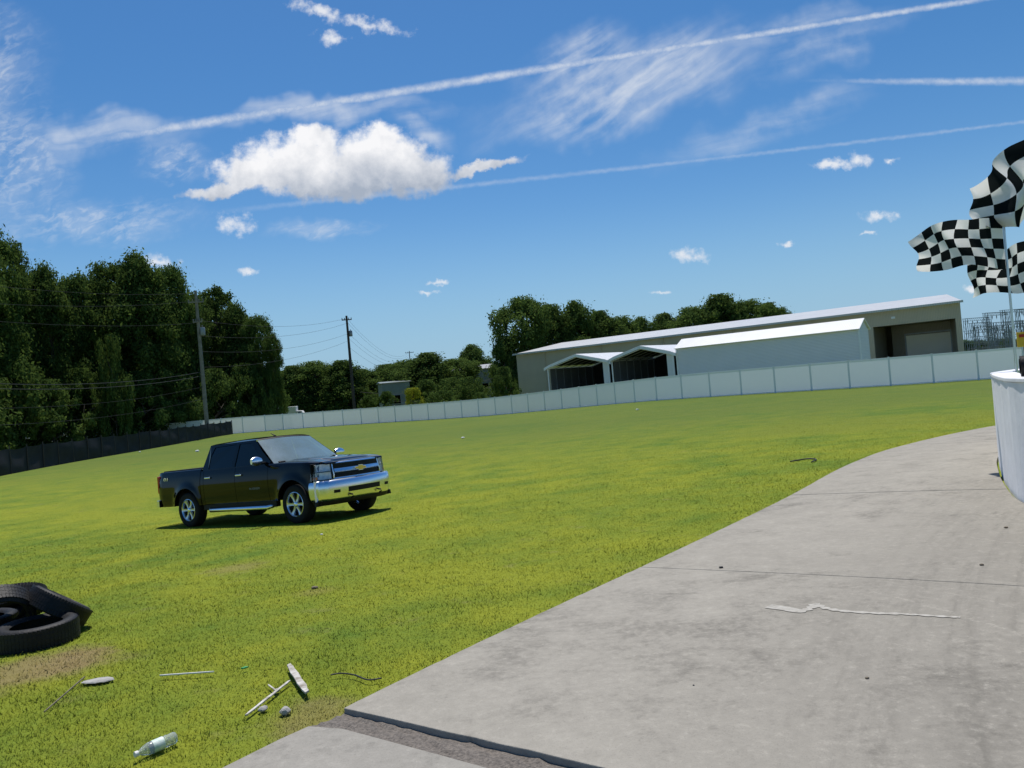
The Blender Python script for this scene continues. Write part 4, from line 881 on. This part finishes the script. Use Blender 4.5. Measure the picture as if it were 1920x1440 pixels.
for i,(px,py,s,l) in enumerate(((187,1281,(.12,.055,.012),'flat pale concrete piece on the grass near the tyres'),(494,1336,(.034,.026,.018),'pale concrete lump at the foot of the wood strip'),(536,1341,(.032,.034,.025),'grey concrete lump beside the slab corner'),(520,1300,(.02,.02,.012),'tiny pale concrete crumb by the broken plank'))):
    p=gp(px,py); mb=MB(); chunk(mb,(0,0,s[2]*.5),s,i); o=mb.build('concrete_chunk',M['stone']); o.location=(p.x,p.y,tz(p.x,p.y)+.015); o.rotation_euler=(0,0,i); tag(o,l,'stone')
def cord(label,pxs,r,nm):
    P=[gp(x,y,.02) for x,y in pxs]; c=catmull([(p.x,p.y,p.z) for p in P],6); c=[Vector((p[0],p[1],tz(p[0],p[1])+.03)) for p in c]
    o=MB().tube(c,r,8).build(nm,M['cable'],None,True,loc=tuple(c[0])); tag(o,label,nm.split('_')[1])
cord('short black cord lying in the grass beside the slab corner',[(620,1268),(640,1265),(665,1268),(690,1277),(716,1274)],.005,'discarded_rope')
cord('black hose scrap curled in the grass beside the track bend',[(1482,866),(1500,863),(1515,861),(1530,862),(1522,867)],.014,'discarded_hose')
pb=gp(297,1412); bt_=empty('plastic_bottle','clear crumpled plastic water bottle lying in the grass','bottle',(pb.x,pb.y,tz(pb.x,pb.y)+.045),R(142))
mb=MB(); mb.lathe([(0,-.10),(.028,-.10),(.032,-.09),(.030,-.06),(.033,-.05),(.030,-.035),(.033,-.02),(.031,0),(.033,.02),(.032,.05),(.022,.08),(.013,.095),(.013,.105)],24,'y'); mb.build('body',M['plastic'],bt_,True)
MB().lathe([(.0,.122),(.015,.121),(.015,.104),(.012,.104)],16,'y').build('cap',M['white'],bt_); MB().lathe([(.0335,-.03),(.0335,.03)],24,'y').build('paper_label',pm('green_white_label',(.75,.78,.72),(.35,.55,.42),25,.5),bt_)
for i,(px,py,s,l,m_,lift) in enumerate(((1352,1065,.022,'small black stone on the concrete track','cable',TH),(1625,1272,.012,'curled brown leaf on the concrete track in the foreground','twig',TH),(1840,1060,.018,'thin twig piece on the concrete track at right','twig',TH),(1886,990,.02,'pale brown leaf on the track beside the white wall','twig',TH),(1300,1285,.006,'tiny dark pebble in the middle of the track foreground','cable',TH),
    (370,847,.14,'white paper scrap far out on the field near the black fence','white',0),(262,848,.10,'small white scrap on the field left of the other','white',0),(1195,769,.12,'small white scrap on the field before the white fence','white',0),(868,822,.10,'small pale scrap on the mid field','white',0),(603,1003,.03,'small pale crumb on the grass before the truck','white',0),(590,1104,.04,'brown clod on the grass below the truck','twig',0))):
    p=gp(px,py,lift); mb=MB(); chunk(mb,(0,0,s*.35),(s,s*.7,s*.45),30+i); o=mb.build('litter_scrap' if lift==0 else 'track_debris',M[m_]); o.location=(p.x,p.y,tz(p.x,p.y)+lift+.001); tag(o,l,'litter')
# ------------------------------------------------------------------ grass blades (stuff)
def side_of_track(X,Y):
    Lx=np.array([p.x for p in Lc]); Ly=np.array([p.y for p in Lc]); return X>np.interp(Y,Ly,Lx,left=-9,right=99)-.02
N=480000
d=3.0*(34/3.0)**(RNG.random(N)**1.0); U=RNG.uniform(-.74,.74,N); X=U*d*1.0; Y=d
keep=~(side_of_track(X,Y)&(Y>4.33))
apx=np.interp(Y,[-4,.3,2.35,3.62,4.02,4.2,4.36],[-5,-4.2,-2.6,-1.66,-1.36,-1.28,-1.12]); keep&=~((Y<=4.36)&(X>apx-.015))
bare=np.zeros(N,bool)
for (px,py,r) in ((30,1262,.6),(440,1066,.3)):
    q=gp(px,py); bare|=((X-q.x)**2+(Y-q.y)**2<(r*RNG.uniform(.2,1.1,N))**2)&(RNG.random(N)<.7)
keep&=~bare; X=X[keep];Y=Y[keep];n=len(X); Z=tz_arr(X,Y); dd=np.sqrt(X*X+Y*Y)
cl=.5+.5*np.sin(X*3.1+np.sin(Y*2.3)*1.7)*np.sin(Y*2.7+np.sin(X*1.9)*1.3)
hh=(.008+.014*RNG.random(n)+.02*(RNG.random(n)<.03))*(.7+.6*cl)*np.clip((38-dd)/20,.08,1); wd=(.0012+.00036*dd)*(.6+.7*RNG.random(n)); an=RNG.random(n)*2*np.pi; la=RNG.random(n)*2*np.pi; ln=hh*RNG.uniform(.2,1.6,n)
b1=np.stack([X-np.cos(an)*wd,Y-np.sin(an)*wd,Z-.003],-1); b2=np.stack([X+np.cos(an)*wd,Y+np.sin(an)*wd,Z-.003],-1); tp=np.stack([X+np.cos(la)*ln,Y+np.sin(la)*ln,Z+hh],-1)
V=np.stack([b1,b2,tp],1).reshape(-1,3); go=np_obj('grass',V,np.arange(3*n).reshape(-1,3),M['blade']); tag(go,'short mown green and yellow grass covering the near field','grass',kind='stuff')
# ------------------------------------------------------------------ world sky with clouds
SX,SY=-.10,.99; az=math.atan2(SX,SY); EL=R(69)
w=bpy.data.worlds.new('World'); bpy.context.scene.world=w; w.use_nodes=True; nt=w.node_tree; bg=nt.nodes['Background']; bg.inputs[1].default_value=.1
try: w.cycles.sampling_method='MANUAL'; w.cycles.sample_map_resolution=512
except Exception: pass
sky=nt.nodes.new('ShaderNodeTexSky'); sky.sky_type='NISHITA'; sky.sun_disc=False; sky.sun_elevation=EL; sky.sun_rotation=az; sky.air_density=1.0; sky.dust_density=.4; sky.ozone_density=4.0; sky.altitude=50
tc=nt.nodes.new('ShaderNodeTexCoord').outputs['Generated']; sp=nt.nodes.new('ShaderNodeSeparateXYZ'); nt.links.new(tc,sp.inputs[0])
yy=mth(nt,'MAXIMUM',sp.outputs[1],.02); a_=mth(nt,'MULTIPLY',mth(nt,'DIVIDE',sp.outputs[0],yy),1.442); b_=mth(nt,'MULTIPLY',mth(nt,'DIVIDE',sp.outputs[2],yy),1.442)
cb=nt.nodes.new('ShaderNodeCombineXYZ'); nt.links.new(a_,cb.inputs[0]); nt.links.new(b_,cb.inputs[1]); P=cb.outputs[0]
def warp(P,sc,amp,det=4):
    nn=nt.nodes.new('ShaderNodeTexNoise'); nn.noise_dimensions='2D'; nn.inputs['Scale'].default_value=sc; nn.inputs['Detail'].default_value=det; nn.inputs['Roughness'].default_value=.6; nt.links.new(P,nn.inputs['Vector'])
    v=nt.nodes.new('ShaderNodeVectorMath'); v.operation='SUBTRACT'; nt.links.new(nn.outputs['Color'],v.inputs[0]); v.inputs[1].default_value=(.5,.5,.5)
    v2=nt.nodes.new('ShaderNodeVectorMath'); v2.operation='MULTIPLY_ADD'; nt.links.new(v.outputs[0],v2.inputs[0]); v2.inputs[1].default_value=(amp,amp,0); nt.links.new(P,v2.inputs[2]); return v2.outputs[0]
def noise2(vec,scale,detail=4,rough=.6,dist=0):
    o=noise(nt,vec,scale,detail,rough,dist); o.node.noise_dimensions='2D'; return o
def mapping(P,loc,rot,sc):
    m=nt.nodes.new('ShaderNodeMapping'); m.vector_type='TEXTURE'; nt.links.new(P,m.inputs[0]); m.inputs[1].default_value=(*loc,0); m.inputs[2].default_value=(0,0,rot); m.inputs[3].default_value=(sc[0],sc[1],1); return m.outputs[0]
def ell(P,x,y,rx,ry,ang=0):
    a,b=ab(x,y); v=mapping(P,(a/1000,b/1000),R(ang-5),(rx/1000,ry/1000)); l=nt.nodes.new('ShaderNodeVectorMath'); l.operation='LENGTH'; nt.links.new(v,l.inputs[0]); return mth(nt,'SUBTRACT',1,l.outputs['Value'])
def mx(l):
    r=l[0]
    for q in l[1:]: r=mth(nt,'MAXIMUM',r,q)
    return r
Pw=warp(P,11,.055,6)
cum=mx([ell(Pw,*e) for e in ((560,305,135,66),(700,300,125,66),(775,322,85,46),(490,330,110,42),(620,340,245,38),(430,354,110,15,8),(900,313,85,12,12),(590,262,55,38),(720,262,52,32))])
Pw2=warp(P,30,.026,4)
small=mx([ell(Pw2,*e) for e in ((440,420,52,26),(298,492,54,17,-8),(1565,308,60,15,4),(1612,297,28,18),(1672,300,20,9,15),(1650,405,38,13),(1295,480,40,17),(465,508,28,9),(822,528,30,6,8),(1242,550,28,6),(1475,457,17,6),(600,20,70,20,-20),(690,45,95,18,-10),(618,72,34,20),(1622,436,22,6),(800,548,24,5),(1820,540,24,9))])
nz=noise2(P,38,6,.6)
fc_=mth(nt,'ADD',cum,mth(nt,'MULTIPLY',mth(nt,'SUBTRACT',nz,.5),.7)); dc=sstep(nt,fc_,-.02,.5)
fs_=mth(nt,'ADD',small,mth(nt,'MULTIPLY',mth(nt,'SUBTRACT',nz,.5),1.8)); ds=mth(nt,'MULTIPLY',sstep(nt,fs_,.05,1.1),.9)
Pc=warp(P,4,.05,3)
def streaks(ang,sl,sw,det=5):
    v=mapping(Pc,(0,0),R(ang-5),(sl,sw)); return noise2(v,1,det,.5,.1)
s1=streaks(32,.14,.024); s2=streaks(12,.28,.034)
Pe=warp(P,5,.12,4); soft=noise2(P,8,5,.6)
def cir(es,s,lo,hi,st):
    e=mx([ell(Pe,*q) for q in es]); return mth(nt,'MULTIPLY',mth(nt,'MULTIPLY',sstep(nt,e,0,.9),mth(nt,'ADD',mth(nt,'MULTIPLY',sstep(nt,s,lo,hi),.55),mth(nt,'MULTIPLY',sstep(nt,soft,.28,.68),.45))),st)
c1=cir([(1190,150,360,105,17),(1120,215,270,60,12),(1080,110,150,80,20)],s1,.30,.80,.88)
c2=cir([(1560,85,200,50,22),(1440,225,270,45,20),(1480,60,270,40,10)],s2,.35,.85,.5)
c3=cir([(200,255,240,44,4),(620,210,310,26,4),(790,235,90,32,-10),(150,235,210,34,-2)],s2,.30,.75,.7)
mkn=noise2(mapping(Pc,(0,0),R(15),(.032,.014)),1,4,.6,.3)
c4=cir([(20,300,160,180),(170,425,260,55,6),(-40,120,160,140),(620,430,130,28,2),(330,300,90,60)],mkn,.40,.74,.6)
def trail(pts,w0,w1,x0,x1,st,ns):
    q=np.array([ab(*p) for p in pts])/1000; co=np.polyfit(q[:,0],q[:,1],3); r=None
    for c in co: r=mth(nt,'ADD',mth(nt,'MULTIPLY',r,a_),float(c)) if r is not None else mth(nt,'ADD',0,float(c))
    spn=nt.nodes.new('ShaderNodeSeparateXYZ'); nt.links.new(Pt,spn.inputs[0])
    dd=mth(nt,'ABSOLUTE',mth(nt,'SUBTRACT',spn.outputs[1],r)); mr=nt.nodes.new('ShaderNodeMapRange'); nt.links.new(a_,mr.inputs[0]); mr.inputs[1].default_value=ab(x0,300)[0]/1000; mr.inputs[2].default_value=ab(x1,100)[0]/1000; mr.inputs[3].default_value=w0/1000; mr.inputs[4].default_value=w1/1000
    k=mth(nt,'DIVIDE',dd,mr.outputs[0]); body=sstep(nt,k,1.15,.0); body=mth(nt,'MULTIPLY',body,mth(nt,'ADD',.55,mth(nt,'MULTIPLY',sstep(nt,Nt,.3,.7),.45)))
    m1=sstep(nt,a_,ab(x0,300)[0]/1000-.02,ab(x0,300)[0]/1000+.3); m2=sstep(nt,a_,ab(x1,100)[0]/1000+.05,ab(x1,100)[0]/1000-.05)
    return mth(nt,'MULTIPLY',mth(nt,'MULTIPLY',body,st),mth(nt,'MULTIPLY',m1,m2))
Pt=warp(P,60,.005,3); Nt=noise2(mapping(P,(0,0),0,(.04,.04)),1,4,.75)
t1=trail([(60,282),(250,250),(400,217),(560,205),(750,175),(990,137),(1200,98),(1400,66),(1600,32),(1840,0)],13,7,60,1860,.72,.5)
t2=trail([(1490,150),(1600,151),(1700,153),(1800,152),(1920,151),(2000,150)],5,12,1500,2100,.55,.5)
t3=trail([(330,405),(600,378),(840,351),(1050,328),(1400,290),(1650,262),(1920,228)],7,4,330,2050,.25,.5)
thin=mth(nt,'MULTIPLY',mth(nt,'MAXIMUM',mth(nt,'MAXIMUM',c1,c2),mth(nt,'MAXIMUM',c3,c4)),.95)
thin=mth(nt,'MAXIMUM',thin,mth(nt,'MAXIMUM',t1,mth(nt,'MAXIMUM',t2,t3)))
front=sstep(nt,sp.outputs[1],.05,.2)
hs=nt.nodes.new('ShaderNodeHueSaturation'); nt.links.new(sky.outputs[0],hs.inputs['Color']); hs.inputs['Saturation'].default_value=1.3; hs.inputs['Value'].default_value=1.02
base=mixc(nt,sstep(nt,sp.outputs[2],.24,.0,0,.8),hs.outputs[0],(2.5,4.7,7.0))
col=mixc(nt,mth(nt,'MULTIPLY',thin,front),base,(7.4,7.8,8.4))
shade=mth(nt,'ADD',sstep(nt,b_,ab(600,385)[1]/1000,ab(600,265)[1]/1000),mth(nt,'MULTIPLY',mth(nt,'SUBTRACT',noise2(P,13,5,.6),.5),1.5),clamp=True)
cc1=mixc(nt,shade,(3.8,4.4,5.4),(9.4,9.4,9.6))
col=mixc(nt,mth(nt,'MULTIPLY',ds,front),col,(8.3,8.5,8.9)); col=mixc(nt,mth(nt,'MULTIPLY',dc,front),col,cc1)
nt.links.new(col,bg.inputs[0])
# ------------------------------------------------------------------ sun and camera
sd=bpy.data.lights.new('sun','SUN'); sd.energy=4.7; sd.angle=R(.53); sd.color=(1,.955,.89); so=bpy.data.objects.new('sun',sd); C.objects.link(so)
S=Vector((math.sin(az)*math.cos(EL),math.cos(az)*math.cos(EL),math.sin(EL))); so.rotation_euler=S.to_track_quat('Z','Y').to_euler(); so.location=(20,20,60)
cd=bpy.data.cameras.new('camera'); cd.sensor_width=36; cd.lens=36*F/1920; cd.clip_end=3000; cd.clip_start=.05; co=bpy.data.objects.new('camera',cd); C.objects.link(co)
co.matrix_world=Matrix.Translation((0,0,EYE))@Matrix.Rotation(R(90+.135),4,'X')@Matrix.Rotation(R(-5),4,'Z'); bpy.context.scene.camera=co
vs=bpy.context.scene.view_settings; vs.view_transform='Standard'; vs.look='None'; vs.exposure=0
